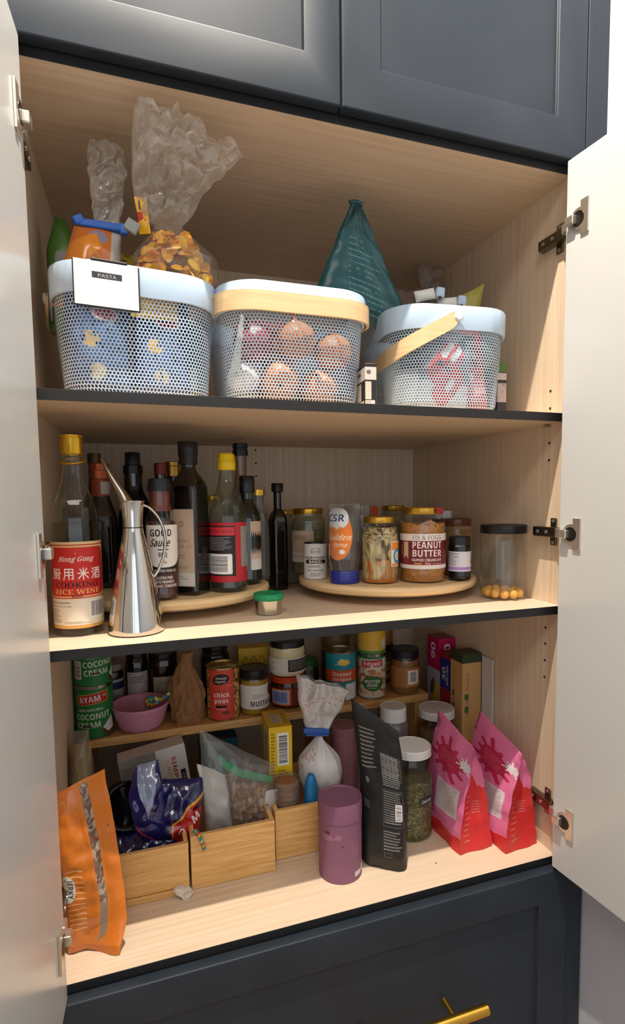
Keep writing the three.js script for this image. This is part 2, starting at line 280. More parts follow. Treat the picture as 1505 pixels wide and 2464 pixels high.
// ------------------------------------------------------------------ middle shelf
function turntable(x, z, label) {
  const t = thing('lazy_susan', label, 'turntable', [x, Y2, z], rnd(0, 40), 'wooden turntables');
  part('foot_ring', lathe([[0, 0], [0.1, 0], [0.102, 0.003], [0.102, 0.012], [0, 0.012]], 48), mat(0x8d8478, 0.6), t);
  part('bearing', lathe([[0, 0.012], [0.07, 0.012], [0.07, 0.0185], [0, 0.0185]], 32), steel, t);
  part('disc', grain(lathe([[0, 0.0185], [0.184, 0.0185], [0.1925, 0.023], [0.195, 0.029], [0.1935, 0.035], [0.189, 0.038], [0, 0.038]], 96, 0.5), 'x', 0.2), ash, t);
}
turntable(-0.25, -0.308, 'round pale wooden turntable crowded with oil and sauce bottles');
turntable(0.21, -0.28, 'round pale wooden turntable carrying the peanut butter and syrup');

// bottles and jars: glass shell, contents, cap, label are parts
const glassClear = clear(0xfbfdfc, 0.03, 1, { ior: 1.45 }), glassGreen = clear(0xcfdcc4, 0.04), glassDark = mat(0x14110f, 0.08, { clearcoat: 0.5 }), petClear = clear(0xf2f4f5, 0.12, 0.94);
const lid = (r, y0, y1, top = 0.0015) => lathe([[0, y1 - 0.001], [r - top * 1.6, y1 - 0.001], [r - top * 0.8, y1], [r, y1 - top], [r, y0 + top], [r + 0.0006, y0 + top * 0.5], [r + 0.0004, y0], [r - 0.002, y0]], 40);
function ribbedCap(r, y0, y1, n = 30) { const s = new THREE.Shape(); for (let k = 0; k <= n * 2; k++) { const a = k / (n * 2) * 2 * PI, q = r * (k % 2 ? 0.965 : 1); k ? s.lineTo(Math.cos(a) * q, Math.sin(a) * q) : s.moveTo(q, 0); } return new THREE.ExtrudeGeometry(s, { depth: y1 - y0 - 0.002, bevelEnabled: true, bevelSize: 0.0008, bevelThickness: 0.001, bevelSegments: 2 }).rotateX(-PI / 2).translate(0, y0 + 0.001, 0); }
const jarShell = (r, h, neck = r * 0.86, o = {}) => curveProfile([[0, 0.001], [r * 0.75, 0.0005], [r * 0.97, 0.004], [r, 0.012], [r, h * 0.45], [r, h * 0.76], [r * 0.985, h * 0.82], [(r + neck) / 2, h * 0.87], [neck, h * 0.9], [neck, h]], 44);
function fillIn(r, y0, y1, wobble = 0) { return loft(36, 4, (u, v) => { const a = u * 2 * PI, rr = r * (v === 0 ? 0.94 : 1), y = v === 0 ? y0 : v < 0.3 ? y0 + 0.004 : lerp(y0 + 0.004, y1, (v - 0.25) / 0.75) + (v === 1 ? wobble * n3(Math.cos(a) * 2, Math.sin(a) * 2, r * 100) : 0); return [Math.sin(a) * rr, y, Math.cos(a) * rr]; }, { crease: 0.7 }); }
function simpleJar(name, label, cat, pos, turn, { r, h, lidMat, lidR, lidH = 0.014, neck, glass = glassClear, content, level, labels = [], group, wobble = 0.002, coat }) {
  const t = thing(name, label, cat, pos, turn, group), jr = lidR ?? r * 0.9;
  part('glass', lathe(jarShell(r, h - 0.003, neck ?? jr * 0.95), 44), glass, t);
  if (content) part('contents', fillIn(r * 0.955, 0.003, level, wobble), content, t);
  if (coat) part('residue', lathe(jarShell(r * 0.965, h * 0.84, r * 0.9).slice(6), 40), coat, t);
  part('lid', lid(jr, h - lidH, h), lidMat, t);
  for (const [y0, y1, deg, m, rot = 0, n = 'label'] of labels) part(n, shell(r + 0.0005, y0, y1, deg), m, t, undefined, [0, R(rot), 0]);
  return t;
}
// --- rice wine
function glyph(g, strokes, x, y, s, color) { g.save(); g.translate(x, y); g.scale(s / 100, s / 100); g.strokeStyle = color; g.lineWidth = 10; g.lineCap = 'square'; g.lineJoin = 'bevel'; for (const st of strokes) { g.beginPath(); st.forEach(([a, b], k) => (k ? g.lineTo(a, b) : g.moveTo(a, b))); g.stroke(); } g.restore(); }
const GLYPHS = [
  [[[15, 12], [90, 12]], [[20, 12], [18, 60], [6, 95]], [[30, 28], [58, 28]], [[33, 40], [55, 40], [55, 55], [33, 55], [33, 40]], [[36, 63], [40, 74]], [[53, 63], [49, 74]], [[27, 84], [61, 80]], [[62, 42], [97, 42]], [[84, 24], [84, 92], [74, 86]], [[68, 54], [75, 66]]],
  [[[18, 10], [18, 60], [8, 94]], [[18, 10], [86, 10], [86, 92], [76, 88]], [[18, 36], [86, 36]], [[18, 60], [86, 60]], [[52, 10], [52, 94]]],
  [[[50, 6], [50, 96]], [[8, 46], [92, 46]], [[24, 14], [37, 33]], [[77, 12], [63, 33]], [[46, 50], [12, 88]], [[54, 50], [90, 88]]],
  [[[10, 12], [21, 24]], [[5, 38], [16, 47]], [[6, 92], [22, 62]], [[32, 12], [96, 12]], [[36, 31], [93, 31], [93, 93], [36, 93], [36, 31]], [[54, 12], [54, 52], [44, 62]], [[73, 12], [73, 54], [86, 56]], [[36, 76], [93, 76]]]];
{
  const t = thing('rice_wine_bottle', 'tall clear cooking wine bottle with gold cap and red label beside the steel cruet', 'bottle', [-0.4035, Y2, -0.109], 6);
  const outer = curveProfile([[0, 0.004], [0.022, 0.001], [0.031, 0.001], [0.0355, 0.006], [0.0362, 0.015], [0.0362, 0.08], [0.0362, 0.15], [0.0358, 0.172], [0.0325, 0.192], [0.025, 0.214], [0.0182, 0.236], [0.0148, 0.255], [0.014, 0.27], [0.014, 0.282]], 60);
  part('glass', lathe(outer, 52), glassClear, t);
  part('wine', lathe([[0, 0.006], ...outer.filter(([, y]) => y > 0.008 && y < 0.174).map(([r, y]) => [r - 0.0022, y]), [0.0325, 0.176], [0, 0.176]], 44), clear(0xe4e3d8, 0.02, 1, { ior: 1.2 }), t);
  const c = part('cap', lathe([[0, 0.3085], [0.0155, 0.3085], [0.0172, 0.308], [0.0174, 0.305], [0.0162, 0.304], [0.0166, 0.301], [0.0162, 0.299], [0.0167, 0.296], [0.0168, 0.281], [0.0172, 0.279], [0.0155, 0.2785]], 40), mat(0xd9a92e, 0.3, { metalness: 0.75 }), t);
  part('tear_ring', new THREE.TorusGeometry(0.0168, 0.0018, 8, 36).rotateX(PI / 2 + 0.32).rotateY(-0.3), mat(0xd0982a, 0.35, { metalness: 0.6 }), t, [0.001, 0.2695, 0]);
  const m = printed(512, 600, (g, w, h) => {
    fill(g, '#e9c893', 0, 0, w, h); fill(g, '#c93a2c', 0, 18, w, 8); fill(g, '#efe3cf', 0, 392, w, 196); fill(g, '#d9a45b', 0, 576, w, 24);
    g.fillStyle = '#d22b25'; g.beginPath(); g.roundRect(14, 36, w - 28, 340, 60); g.fill(); g.strokeStyle = '#e2b25f'; g.lineWidth = 5; g.stroke(); fill(g, '#d22b25', 0, 384, w, 7);
    txt(g, 'Hong Gong', w / 2, 118, 46, '#f6e9d8', { f: 'serif', i: true }); txt(g, '✶ ~ ✶', w / 2, 80, 26, '#f6e9d8');
    GLYPHS.forEach((s, k) => glyph(g, s, 62 + k * 100, 178, 84, '#fdf3ea'));
    txt(g, 'COOKING', w / 2, 296, 50, '#241412', { f: 'serif', w: 320 }); txt(g, 'RICE WINE', w / 2, 344, 46, '#f0c069', { f: 'serif', w: 352 }); txt(g, '620ml', w / 2, 374, 26, '#3a1512', { i: true });
    txt(g, 'COOKING SEASONING', 26, 420, 17, '#5d5348', { a: 'left' }); txt(g, 'CONTAINS 13% ALC SALT 0.8%', 26, 444, 13, '#5d5348', { a: 'left' }); smallPrint(g, 26, 462, 110, 100, 10, '#8a7f70'); smallPrint(g, 160, 552, 190, 18, 2, '#8a7f70');
    barcode(g, 342, 408, 140, 130);
  }, 0.5);
  part('label', shell(0.0367, 0.0135, 0.146, 168), m, t, undefined, [0, R(-3), 0]);
}
// --- polished oil cruet
{
  const t = thing('oil_cruet', 'polished steel oil cruet with a long slanted spout and loop handle', 'cruet', [-0.318, Y2, -0.079], 0), chrome = mat(0xd4d1cb, 0.075, { metalness: 1 }), mirror = (pts) => new THREE.LatheGeometry(curveProfile(pts, 120).map(([r, y]) => V2(Math.max(r, 0.00001), y)), 120);
  part('body', mirror([[0, 0.002], [0.036, 0.001], [0.0416, 0.002], [0.0425, 0.006], [0.0408, 0.022], [0.0365, 0.05], [0.0292, 0.09], [0.0225, 0.125], [0.0178, 0.148], [0.0154, 0.16], [0.0148, 0.1645]]), chrome, t);
  part('neck_seam', new THREE.TorusGeometry(0.0145, 0.0008, 8, 40).rotateX(PI / 2), mat(0x2b2723, 0.4, { metalness: 0.8 }), t, [0, 0.1652, 0]);
  part('top_cup', mirror([[0.0148, 0.166], [0.0152, 0.176], [0.0163, 0.19], [0.0182, 0.204], [0.0188, 0.2065], [0.018, 0.207], [0.0172, 0.204], [0.01, 0.2], [0, 0.199]]), chrome, t);
  const spoutCurve = new THREE.CatmullRomCurve3([V(-0.006, 0.196, -0.004), V(-0.013, 0.214, -0.008), V(-0.0275, 0.241, -0.016), V(-0.0435, 0.274, -0.026)]);
  part('spout', loft(20, 26, (u, v) => { const p = spoutCurve.getPoint(v), d = spoutCurve.getTangent(v), n = V(0, 0, 1).cross(d).normalize(), b = d.clone().cross(n), r = lerp(0.0155, 0.0022, Math.pow(v, 0.62)), a = u * 2 * PI, q = p.addScaledVector(n, Math.cos(a) * r).addScaledVector(b, Math.sin(a) * r); return [q.x, Math.max(q.y, 0.192), q.z]; }), mat(0x9a9086, 0.2, { metalness: 1 }), t);
  const hp = new THREE.CatmullRomCurve3([V(0.0165, 0.2, 0), V(0.025, 0.196, 0), V(0.0405, 0.176, 0.001), V(0.0475, 0.148, 0.002), V(0.0445, 0.12, 0.003), V(0.034, 0.094, 0.004), V(0.0275, 0.086, 0.004)]);
  part('handle', loft(12, 44, (u, v) => { const p = hp.getPoint(v), d = hp.getTangent(v), n = V(0, 0, 1), b = d.clone().cross(n).normalize(), a = u * 2 * PI; return p.addScaledVector(n, Math.cos(a) * 0.0048).addScaledVector(b, Math.sin(a) * 0.0024).toArray(); }), chrome, t);
}
{ // green-lidded steel tub
  const t = thing('sauce_tub', 'tiny steel tub with a green silicone lid at the shelf front', 'tub', [-0.091, Y2, -0.137]);
  part('cup', lathe([[0, 0.0005], [0.0215, 0.0005], [0.0232, 0.002], [0.0246, 0.027], [0.0236, 0.027], [0.022, 0.003], [0, 0.0025]], 44), steel, t);
  part('lid', lathe(curveProfile([[0, 0.0372], [0.018, 0.0372], [0.022, 0.0385], [0.0262, 0.0378], [0.0275, 0.034], [0.0278, 0.03], [0.0262, 0.0265], [0.0248, 0.0268], [0.0245, 0.03]], 36), 44), mat(0x0d8a56, 0.5), t);
}
{ // barbecue sauce
  const t = thing('barbecue_sauce_bottle', 'brown barbecue sauce bottle with a white label behind the steel cruet', 'bottle', [-0.273, TT, -0.147], -2);
  const outer = curveProfile([[0, 0.001], [0.022, 0.0005], [0.0252, 0.005], [0.0258, 0.014], [0.0258, 0.07], [0.0258, 0.128], [0.0245, 0.14], [0.0202, 0.153], [0.0182, 0.163], [0.0182, 0.186]], 50);
  part('glass', lathe(outer, 44), glassClear, t);
  part('sauce', lathe([[0, 0.003], ...outer.filter(([, y]) => y > 0.004 && y < 0.13).map(([r, y]) => [r - 0.0016, y]), [0.0225, 0.134], [0, 0.134]], 40), mat(0x43170d, 0.25), t);
  part('residue', lathe(outer.filter(([, y]) => y > 0.15).map(([r, y]) => [r - 0.0014, y]), 32), mat(0x7d2c1c, 0.4, { transmission: 0.25, thickness: 0 }), t);
  part('cap', lathe([[0, 0.205], [0.017, 0.2055], [0.0185, 0.2045], [0.0205, 0.19], [0.0208, 0.184], [0.0185, 0.184]], 40), black, t);
  const m = printed(512, 400, (g, w, h) => {
    fill(g, '#4a2721', 0, 0, w, h); g.fillStyle = '#17120f'; g.beginPath(); g.moveTo(60, 0); g.lineTo(474, 0); g.lineTo(474, 150); g.bezierCurveTo(474, 300, 330, 310, 256, 310); g.bezierCurveTo(180, 310, 60, 300, 60, 150); g.fill();
    g.fillStyle = '#e9e4dc'; g.beginPath(); g.moveTo(74, 0); g.lineTo(448, 0); g.lineTo(448, 140); g.bezierCurveTo(448, 270, 320, 268, 256, 268); g.bezierCurveTo(190, 268, 74, 270, 74, 140); g.fill();
    txt(g, 'GOOD', 232, 50, 60, '#1c1512', { w: 210 }); txt(g, 'Sauce', 222, 112, 66, '#1c1512', { i: true }); fill(g, '#1c1512', 200, 152, 100, 6); txt(g, 'BBQ', 246, 186, 40, '#3a2b25'); txt(g, '270g', 256, 232, 20, '#6b5b52');
    txt(g, 'TRUSTED FOOD CO.', 270, 290, 24, '#e9e4dc'); txt(g, 'GLUTEN FREE', 256, 334, 25, '#e9e4dc'); txt(g, 'KETO FRIENDLY', 256, 360, 25, '#e9e4dc'); txt(g, 'ORGANIC TOMATOES', 256, 386, 25, '#e9e4dc');
  });
  part('label', shell(0.0263, 0.022, 0.128, 205), m, t, undefined, [0, R(6), 0]);
}
{ // square sesame oil bottle
  const t = thing('sesame_oil_bottle', 'square black oil bottle with a beige label and black screw cap', 'bottle', [-0.2215, TT, -0.185], -36);
  const sec = curveProfile([[0.0245, 0.001], [0.0262, 0.004], [0.0265, 0.02], [0.0265, 0.18], [0.0262, 0.19], [0.022, 0.204], [0.016, 0.216], [0.0128, 0.226], [0.0125, 0.24]], 40);
  part('glass', loft(48, 40, (u, v) => { const [a, y] = sec[Math.round(v * 40)], th = u * 2 * PI, c = Math.cos(th), s = Math.sin(th), n = y > 0.2 ? lerp(7, 2, sstep(0.192, 0.222, y)) : 7, q = a / Math.pow(Math.pow(Math.abs(c), n) + Math.pow(Math.abs(s), n), 1 / n); return [s * q, y, c * q]; }), glassDark, t);
  part('cap', lathe([[0, 0.272], [0.0165, 0.272], [0.0175, 0.2705], [0.0175, 0.25], [0.0165, 0.248], [0.016, 0.24], [0.0165, 0.238], [0.016, 0.232], [0.012, 0.231]], 36), black, t);
  const m = printed(256, 680, (g, w, h) => { fill(g, '#cbb299', 0, 0, w, h); fill(g, '#d9d3ca', 0, 560, w, 120); ell(g, '#a97e55', 120, 130, 24, 28); ell(g, '#cbb299', 120, 130, 12, 15); txt(g, 'ORGANIC', 130, 280, 40, '#8b7058', { b: false, f: 'monospace' }); txt(g, 'SESAME OIL', 130, 326, 40, '#8b7058', { b: false, f: 'monospace', w: 220 }); smallPrint(g, 40, 402, 150, 40, 2, '#9a8068'); smallPrint(g, 30, 500, 200, 30, 2, '#9a8068'); smallPrint(g, 40, 590, 150, 40, 2, '#a9a39a'); });
  part('label', new THREE.PlaneGeometry(0.046, 0.136), m, t, [0, 0.085, 0.0271]);
  part('back_label', new THREE.PlaneGeometry(0.02, 0.03), mat(0x2c1a1a, 0.5), t, [0.0271, 0.07, 0], [0, PI / 2, 0]);
}
{ // soy sauce
  const t = thing('soy_sauce_bottle', 'soy sauce bottle with a bright yellow cap and a red and black label', 'bottle', [-0.1525, TT, -0.192], -8);
  const outer = curveProfile([[0, 0.002], [0.028, 0.0008], [0.0336, 0.006], [0.0342, 0.018], [0.0345, 0.05], [0.0345, 0.11], [0.034, 0.138], [0.0305, 0.155], [0.0235, 0.176], [0.0175, 0.196], [0.0138, 0.214], [0.013, 0.226]], 54);
  part('glass', lathe(outer, 48), clear(0xdde2d2, 0.05, 0.97), t);
  part('soy_sauce', lathe([[0, 0.003], ...outer.filter(([, y]) => y > 0.005 && y < 0.06).map(([r, y]) => [r - 0.0018, y]), [0.0326, 0.062], [0, 0.062]], 40), mat(0x120a08, 0.1), t);
  part('cap', lathe([[0, 0.253], [0.0115, 0.2535], [0.0145, 0.251], [0.0155, 0.246], [0.0155, 0.24], [0.0165, 0.2385], [0.0165, 0.224], [0.0155, 0.2225], [0.0125, 0.2225]], 36), mat(0xf0cb08, 0.35), t);
  const m = printed(512, 440, (g, w, h) => { fill(g, '#b3202b', 0, 0, w, h); fill(g, '#1b1719', 70, 24, 300, 370); fill(g, '#d0303a', 84, 34, 280, 60); txt(g, 'DARK SOY SAUCE', 224, 64, 30, '#6d1118'); smallPrint(g, 90, 108, 260, 100, 9, '#8f898a'); g.fillStyle = '#e7e4e2'; g.beginPath(); g.roundRect(92, 230, 250, 150, 10); g.fill(); barcode(g, 106, 240, 220, 130, true); fill(g, '#8c8a84', 420, 30, 92, 300); });
  part('label', shell(0.035, 0.02, 0.128, 190), m, t, undefined, [0, R(-22), 0]);
}
function bottle(name, label, pos, turn, prof, capGeo, capMat, glass, extra) { const t = thing(name, label, 'bottle', pos, turn); part('glass', lathe(curveProfile(prof, 44), 40), glass, t); part('cap', capGeo, capMat, t); extra?.(t); return t; }
const darkAmber = mat(0x1a0e08, 0.1, { clearcoat: 0.4 }), darkGreen = mat(0x171b12, 0.1, { clearcoat: 0.4 });
bottle('vinegar_bottle', 'dark bottle with black cap and beige side label right behind the soy sauce', [-0.102, TT, -0.262], -4, [[0, 0.001], [0.022, 0.0005], [0.026, 0.005], [0.0262, 0.02], [0.0262, 0.12], [0.024, 0.14], [0.0165, 0.158], [0.0132, 0.17], [0.0128, 0.184]], lathe([[0, 0.215], [0.0142, 0.215], [0.015, 0.2135], [0.015, 0.186], [0.0142, 0.182], [0.0128, 0.1815]], 32), black, darkGreen, (t) => part('label', shell(0.0266, 0.03, 0.126, 70), printed(128, 256, (g, w, h) => { fill(g, '#d3bda6', 0, 0, w, h); fill(g, '#e4ddd4', 0, 200, w, 56); smallPrint(g, 24, 90, 70, 50, 6, '#b79f88'); }), t, undefined, [0, R(38), 0]));
bottle('vinegar_bottle', 'clear slim bottle with a small gold cap beside the tall black square bottle', [-0.068, TT, -0.318], 0, [[0, 0.001], [0.019, 0.0005], [0.022, 0.005], [0.0222, 0.02], [0.0222, 0.09], [0.021, 0.115], [0.0165, 0.138], [0.0125, 0.155], [0.0118, 0.18]], lathe([[0, 0.19], [0.013, 0.19], [0.0142, 0.189], [0.0142, 0.177], [0.0125, 0.1765]], 32), gold, clear(0xb8b9b4, 0.06, 0.8));
bottle('oil_bottle', 'tall clear bottle with a black banded cap at the back of the turntable', [-0.088, TT, -0.405], 0, [[0, 0.001], [0.024, 0.0005], [0.029, 0.005], [0.0292, 0.02], [0.0292, 0.15], [0.0265, 0.18], [0.018, 0.2], [0.0145, 0.215], [0.014, 0.268]], mergeGeometries([lathe([[0, 0.293], [0.0155, 0.293], [0.017, 0.2915], [0.017, 0.283], [0.0155, 0.282], [0.0155, 0.279], [0.017, 0.278], [0.017, 0.266], [0.0145, 0.2655]], 32)]), black, clear(0xc8b7a2, 0.05, 0.85), (t) => part('oil', lathe([[0, 0.004], [0.027, 0.004], [0.0275, 0.15], [0.0245, 0.178], [0, 0.18]], 36), mat(0x37220f, 0.2), t));
bottle('whisky_bottle', 'dark bottle with an orange-copper cap standing behind the rice wine', [-0.377, TT, -0.33], 10, [[0, 0.001], [0.026, 0.0005], [0.0302, 0.005], [0.0305, 0.02], [0.0305, 0.11], [0.029, 0.135], [0.0215, 0.16], [0.0165, 0.178], [0.016, 0.205]], lathe([[0, 0.242], [0.016, 0.242], [0.018, 0.24], [0.018, 0.23], [0.017, 0.2295], [0.017, 0.228], [0.0178, 0.227], [0.0178, 0.212], [0.0165, 0.2115]], 32), mat(0xb2552a, 0.35, { metalness: 0.45 }), mat(0x24211f, 0.08, { clearcoat: 0.5 }), (t) => { part('neck_wrap', shell(0.0172, 0.178, 0.211, 250, 0.017), mat(0xa8492a, 0.45), t, undefined, [0, R(-50), 0]); part('neck_label', shell(0.0176, 0.182, 0.206, 90, 0.0175), mat(0xc9c2ba, 0.5), t, undefined, [0, R(40), 0]); });
bottle('fish_sauce_bottle', 'bottle with a dark bronze cap peeking out behind the rice wine neck', [-0.392, TT, -0.425], 0, [[0, 0.001], [0.022, 0.0005], [0.026, 0.006], [0.026, 0.13], [0.022, 0.17], [0.0135, 0.2], [0.012, 0.245]], lathe([[0, 0.268], [0.012, 0.268], [0.0135, 0.267], [0.0135, 0.246], [0.012, 0.2455]], 28), mat(0x5a4a2e, 0.35, { metalness: 0.6 }), darkAmber);
bottle('balsamic_bottle', 'all-black bottle with a stepped black stopper behind the cruet spout', [-0.316, TT, -0.405], 0, [[0, 0.001], [0.028, 0.0005], [0.0325, 0.006], [0.0325, 0.14], [0.03, 0.168], [0.022, 0.186], [0.0195, 0.2], [0.019, 0.226]], lathe([[0, 0.2695], [0.0145, 0.2695], [0.0155, 0.268], [0.0155, 0.244], [0.0195, 0.242], [0.02, 0.226], [0.019, 0.2255]], 32), black, glassDark);
bottle('sauce_bottle', 'bottle with a plain red cap behind the barbecue sauce', [-0.262, TT, -0.37], 0, [[0, 0.001], [0.02, 0.0005], [0.0232, 0.006], [0.0232, 0.13], [0.02, 0.165], [0.0135, 0.19], [0.012, 0.225]], lathe([[0, 0.246], [0.0115, 0.246], [0.0128, 0.2445], [0.0128, 0.223], [0.0118, 0.2225]], 28), mat(0x8a1f1c, 0.4), darkAmber);
bottle('sauce_bottle', 'bottle with a ridged gold cap next to the red-capped bottle', [-0.233, TT, -0.425], 0, [[0, 0.001], [0.024, 0.0005], [0.028, 0.006], [0.028, 0.14], [0.024, 0.175], [0.0165, 0.2], [0.0155, 0.22]], lathe([[0, 0.253], [0.0145, 0.253], [0.0162, 0.2515], [0.0162, 0.244], [0.0152, 0.2432], [0.0162, 0.242], [0.0162, 0.221], [0.015, 0.2205]], 28), mat(0xb88a45, 0.3, { metalness: 0.85 }), mat(0x2a2018, 0.1));
simpleJar('pickle_jar', 'small gold-lidded jar half hidden between the sesame oil and soy sauce', 'jar', [-0.15, TT, -0.41], 0, { r: 0.026, h: 0.178, lidMat: gold, glass: clear(0xd8d4c4, 0.06, 0.8), content: mat(0x6b6244, 0.5), level: 0.12 });
{ // tall black square bottle on the shelf
  const t = thing('olive_oil_bottle', 'slender black square bottle standing on the shelf beside the bottle turntable', 'bottle', [-0.008, Y2, -0.392], 12);
  const sec = curveProfile([[0.0165, 0.001], [0.0178, 0.004], [0.018, 0.02], [0.018, 0.14], [0.0175, 0.16], [0.0135, 0.176], [0.0095, 0.184], [0.009, 0.2], [0.009, 0.226]], 36);
  part('glass', loft(40, 36, (u, v) => { const [a, y] = sec[Math.round(v * 36)], th = u * 2 * PI, c = Math.cos(th), s = Math.sin(th), n = lerp(6, 2, sstep(0.16, 0.188, y)), q = a / Math.pow(Math.pow(Math.abs(c), n) + Math.pow(Math.abs(s), n), 1 / n); return [s * q, y, c * q]; }), glassDark, t);
  part('stopper', lathe([[0, 0.2425], [0.0125, 0.2425], [0.0135, 0.241], [0.0135, 0.224], [0.0125, 0.2235], [0.009, 0.2235]], 30), black, t);
}
simpleJar('storage_jar', 'clear jar with a thin gold lid at the back beside the slender black bottle', 'jar', [0.037, Y2, -0.49], 0, { r: 0.034, h: 0.179, lidMat: gold, lidH: 0.01, glass: clear(0xdcdcd6, 0.06, 0.85), content: mat(0xb9b3a0, 0.7), level: 0.1 });

// --- right turntable
{
  const t = thing('seasoning_tin', 'little white seasoning shaker with black lettering and a black top', 'shaker', [0.045, TT, -0.28], -16);
  const m = printed(400, 512, (g, w, h) => {
    fill(g, '#e4dedc', 0, 0, w, h); g.strokeStyle = '#2a2729'; g.lineWidth = 5; g.beginPath(); g.arc(200, 104, 52, R(150), R(390)); g.stroke(); fill(g, '#2a2729', 150, 80, 100, 4); txt(g, 'NOMOLE', 200, 112, 26, '#2a2729'); fill(g, '#2a2729', 150, 136, 100, 4);
    txt(g, 'EVERYTHING', 200, 200, 54, '#1c1a1c', { w: 300 }); fill(g, '#1c1a1c', 0, 228, w, 60); poly(g, '#e4dedc', [[0, 228], [90, 228], [70, 256], [84, 288], [0, 288]]); poly(g, '#e4dedc', [[310, 228], [400, 228], [400, 288], [318, 288], [334, 256]]); txt(g, 'BAGEL', 200, 258, 56, '#efe9e6', { w: 170 }); smallPrint(g, 110, 312, 190, 40, 3, '#4c484b'); txt(g, 'NO NASTIES', 200, 388, 34, '#1c1a1c', { w: 200 }); smallPrint(g, 130, 420, 150, 70, 5, '#6c676b');
  });
  part('body', shell(0.0246, 0.001, 0.075, 360), mat(0xe4dedc, 0.45), t); part('label', shell(0.0249, 0.002, 0.074, 170), m, t); part('base', new THREE.CircleGeometry(0.0248, 36).rotateX(PI / 2), whitePlastic, t, [0, 0.0015, 0]);
  part('lid', lathe([[0, 0.0775], [0.0225, 0.078], [0.0244, 0.077], [0.0246, 0.074], [0.0225, 0.0735]], 36), blackGloss, t);
}
{ // squeeze syrup, standing on its blue cap
  const t = thing('syrup_bottle', 'upside-down clear squeeze bottle of golden syrup on a blue cap', 'bottle', [0.081, TT, -0.199], -18);
  const sq = (y) => { const k = sstep(0.026, 0.05, y), top = sstep(0.12, 0.158, y); return [lerp(0.0285, 0.0318, k) + 0.001 * top, lerp(0.0255, 0.0275, k) * (1 - 0.72 * top * top)]; };
  const skin = (y0, y1, off, n, caps = {}) => loft(44, n, (u, v) => { const y = lerp(y0, y1, v), [a, b] = sq(y), th = u * 2 * PI; return [Math.sin(th) * (a - off), y, Math.cos(th) * (b - off)]; }, { crease: 0.8, ...caps });
  part('bottle_body', skin(0.0255, 0.158, 0, 36), petClear, t);
  part('syrup', skin(0.027, 0.082, 0.0016, 10), mat(0x2a0f0b, 0.12), t);
  part('cap', lathe([[0, 0.0005], [0.0285, 0.0005], [0.0295, 0.002], [0.0295, 0.024], [0.0285, 0.0255], [0, 0.0255]], 44), mat(0x262f8c, 0.4), t);
  const m = printed(400, 600, (g, w, h) => { g.clearRect(0, 0, w, h); ell(g, '#f08224', 200, 310, 186, 270); ell(g, '#e7e9ee', 190, 130, 150, 118); ell(g, '#f08224', 210, 330, 170, 120, 0.2); ell(g, '#e9ecf2', 176, 108, 148, 96); poly(g, '#e9ecf2', [[40, 140], [320, 130], [200, 246]]); txt(g, 'CSR', 176, 118, 104, '#20357d', { w: 230 }); txt(g, 'Golden', 216, 330, 86, '#fbe3c8', { i: true, f: 'serif' }); txt(g, 'Syrup', 236, 410, 60, '#fbe3c8', { i: true, f: 'serif' }); ell(g, '#f3efe8', 262, 488, 36, 26); }, 0.4, { transparent: true, alphaTest: 0.5 });
  { // bend the label to the body in many rows
    const rows = 18, cols = 24, pos = [], uv = [], idx = []; for (let j = 0; j <= rows; j++) for (let i = 0; i <= cols; i++) { const y = lerp(0.044, 0.152, j / rows), [a, b] = sq(y), th = R(lerp(-72, 52, i / cols)); pos.push(Math.sin(th) * (a + 0.0006), y, Math.cos(th) * (b + 0.0006)); uv.push(i / cols, j / rows); }
    for (let j = 0; j < rows; j++) for (let i = 0; i < cols; i++) { const a = j * (cols + 1) + i; idx.push(a, a + 1, a + cols + 2, a, a + cols + 2, a + cols + 1); }
    const g = new THREE.BufferGeometry(); g.setAttribute('position', new THREE.Float32BufferAttribute(pos, 3)); g.setAttribute('uv', new THREE.Float32BufferAttribute(uv, 2)); g.setIndex(idx); g.computeVertexNormals(); part('label', g, m, t, undefined, [0, R(-24), 0]);
  }
}
const jamMap = canvasTex(256, 128, (g, w, h) => { fill(g, '#b86a1c', 0, 0, w, h); speckle(g, w, h, 500, ['#c87a24', '#a85c16', '#d08a34', '#b4641c'], 3, 9); });
const residueTex = canvasTex(512, 256, (g, w, h) => { g.clearRect(0, 0, w, h); for (let k = 0; k < 520; k++) { const y = rnd(0, h * 0.8); g.fillStyle = ['rgba(205,184,132,.42)', 'rgba(188,158,96,.4)', 'rgba(222,206,158,.45)'][k % 3]; g.beginPath(); g.ellipse(rnd(0, w), y, rnd(6, 20), rnd(4, 13), rnd(0, 3), 0, 7); g.fill(); } });
simpleJar('apricot_jam_jar', 'smeared glass jar with a little orange jam left under a gold lid', 'jar', [0.148, TT, -0.177], -20, { r: 0.0367, h: 0.132, lidMat: gold, lidR: 0.0315, lidH: 0.012, content: mat(0xffffff, 0.35, { map: jamMap }), level: 0.047, wobble: 0.004, coat: mat(0xffffff, 0.5, { map: residueTex, transparent: true, side: THREE.DoubleSide }), labels: [[0.034, 0.084, 52, printed(160, 200, (g, w, h) => { fill(g, '#e8dfd2', 0, 0, w, h); fill(g, '#ef8a2c', 8, 8, w - 16, 60); ell(g, '#3f8fc9', 90, 118, 60, 62); ell(g, '#f4ecdf', 90, 118, 34, 36); ell(g, '#f2a93a', 90, 118, 16, 18); fill(g, '#ef8a2c', 8, 176, w - 16, 18); }), 58]] });
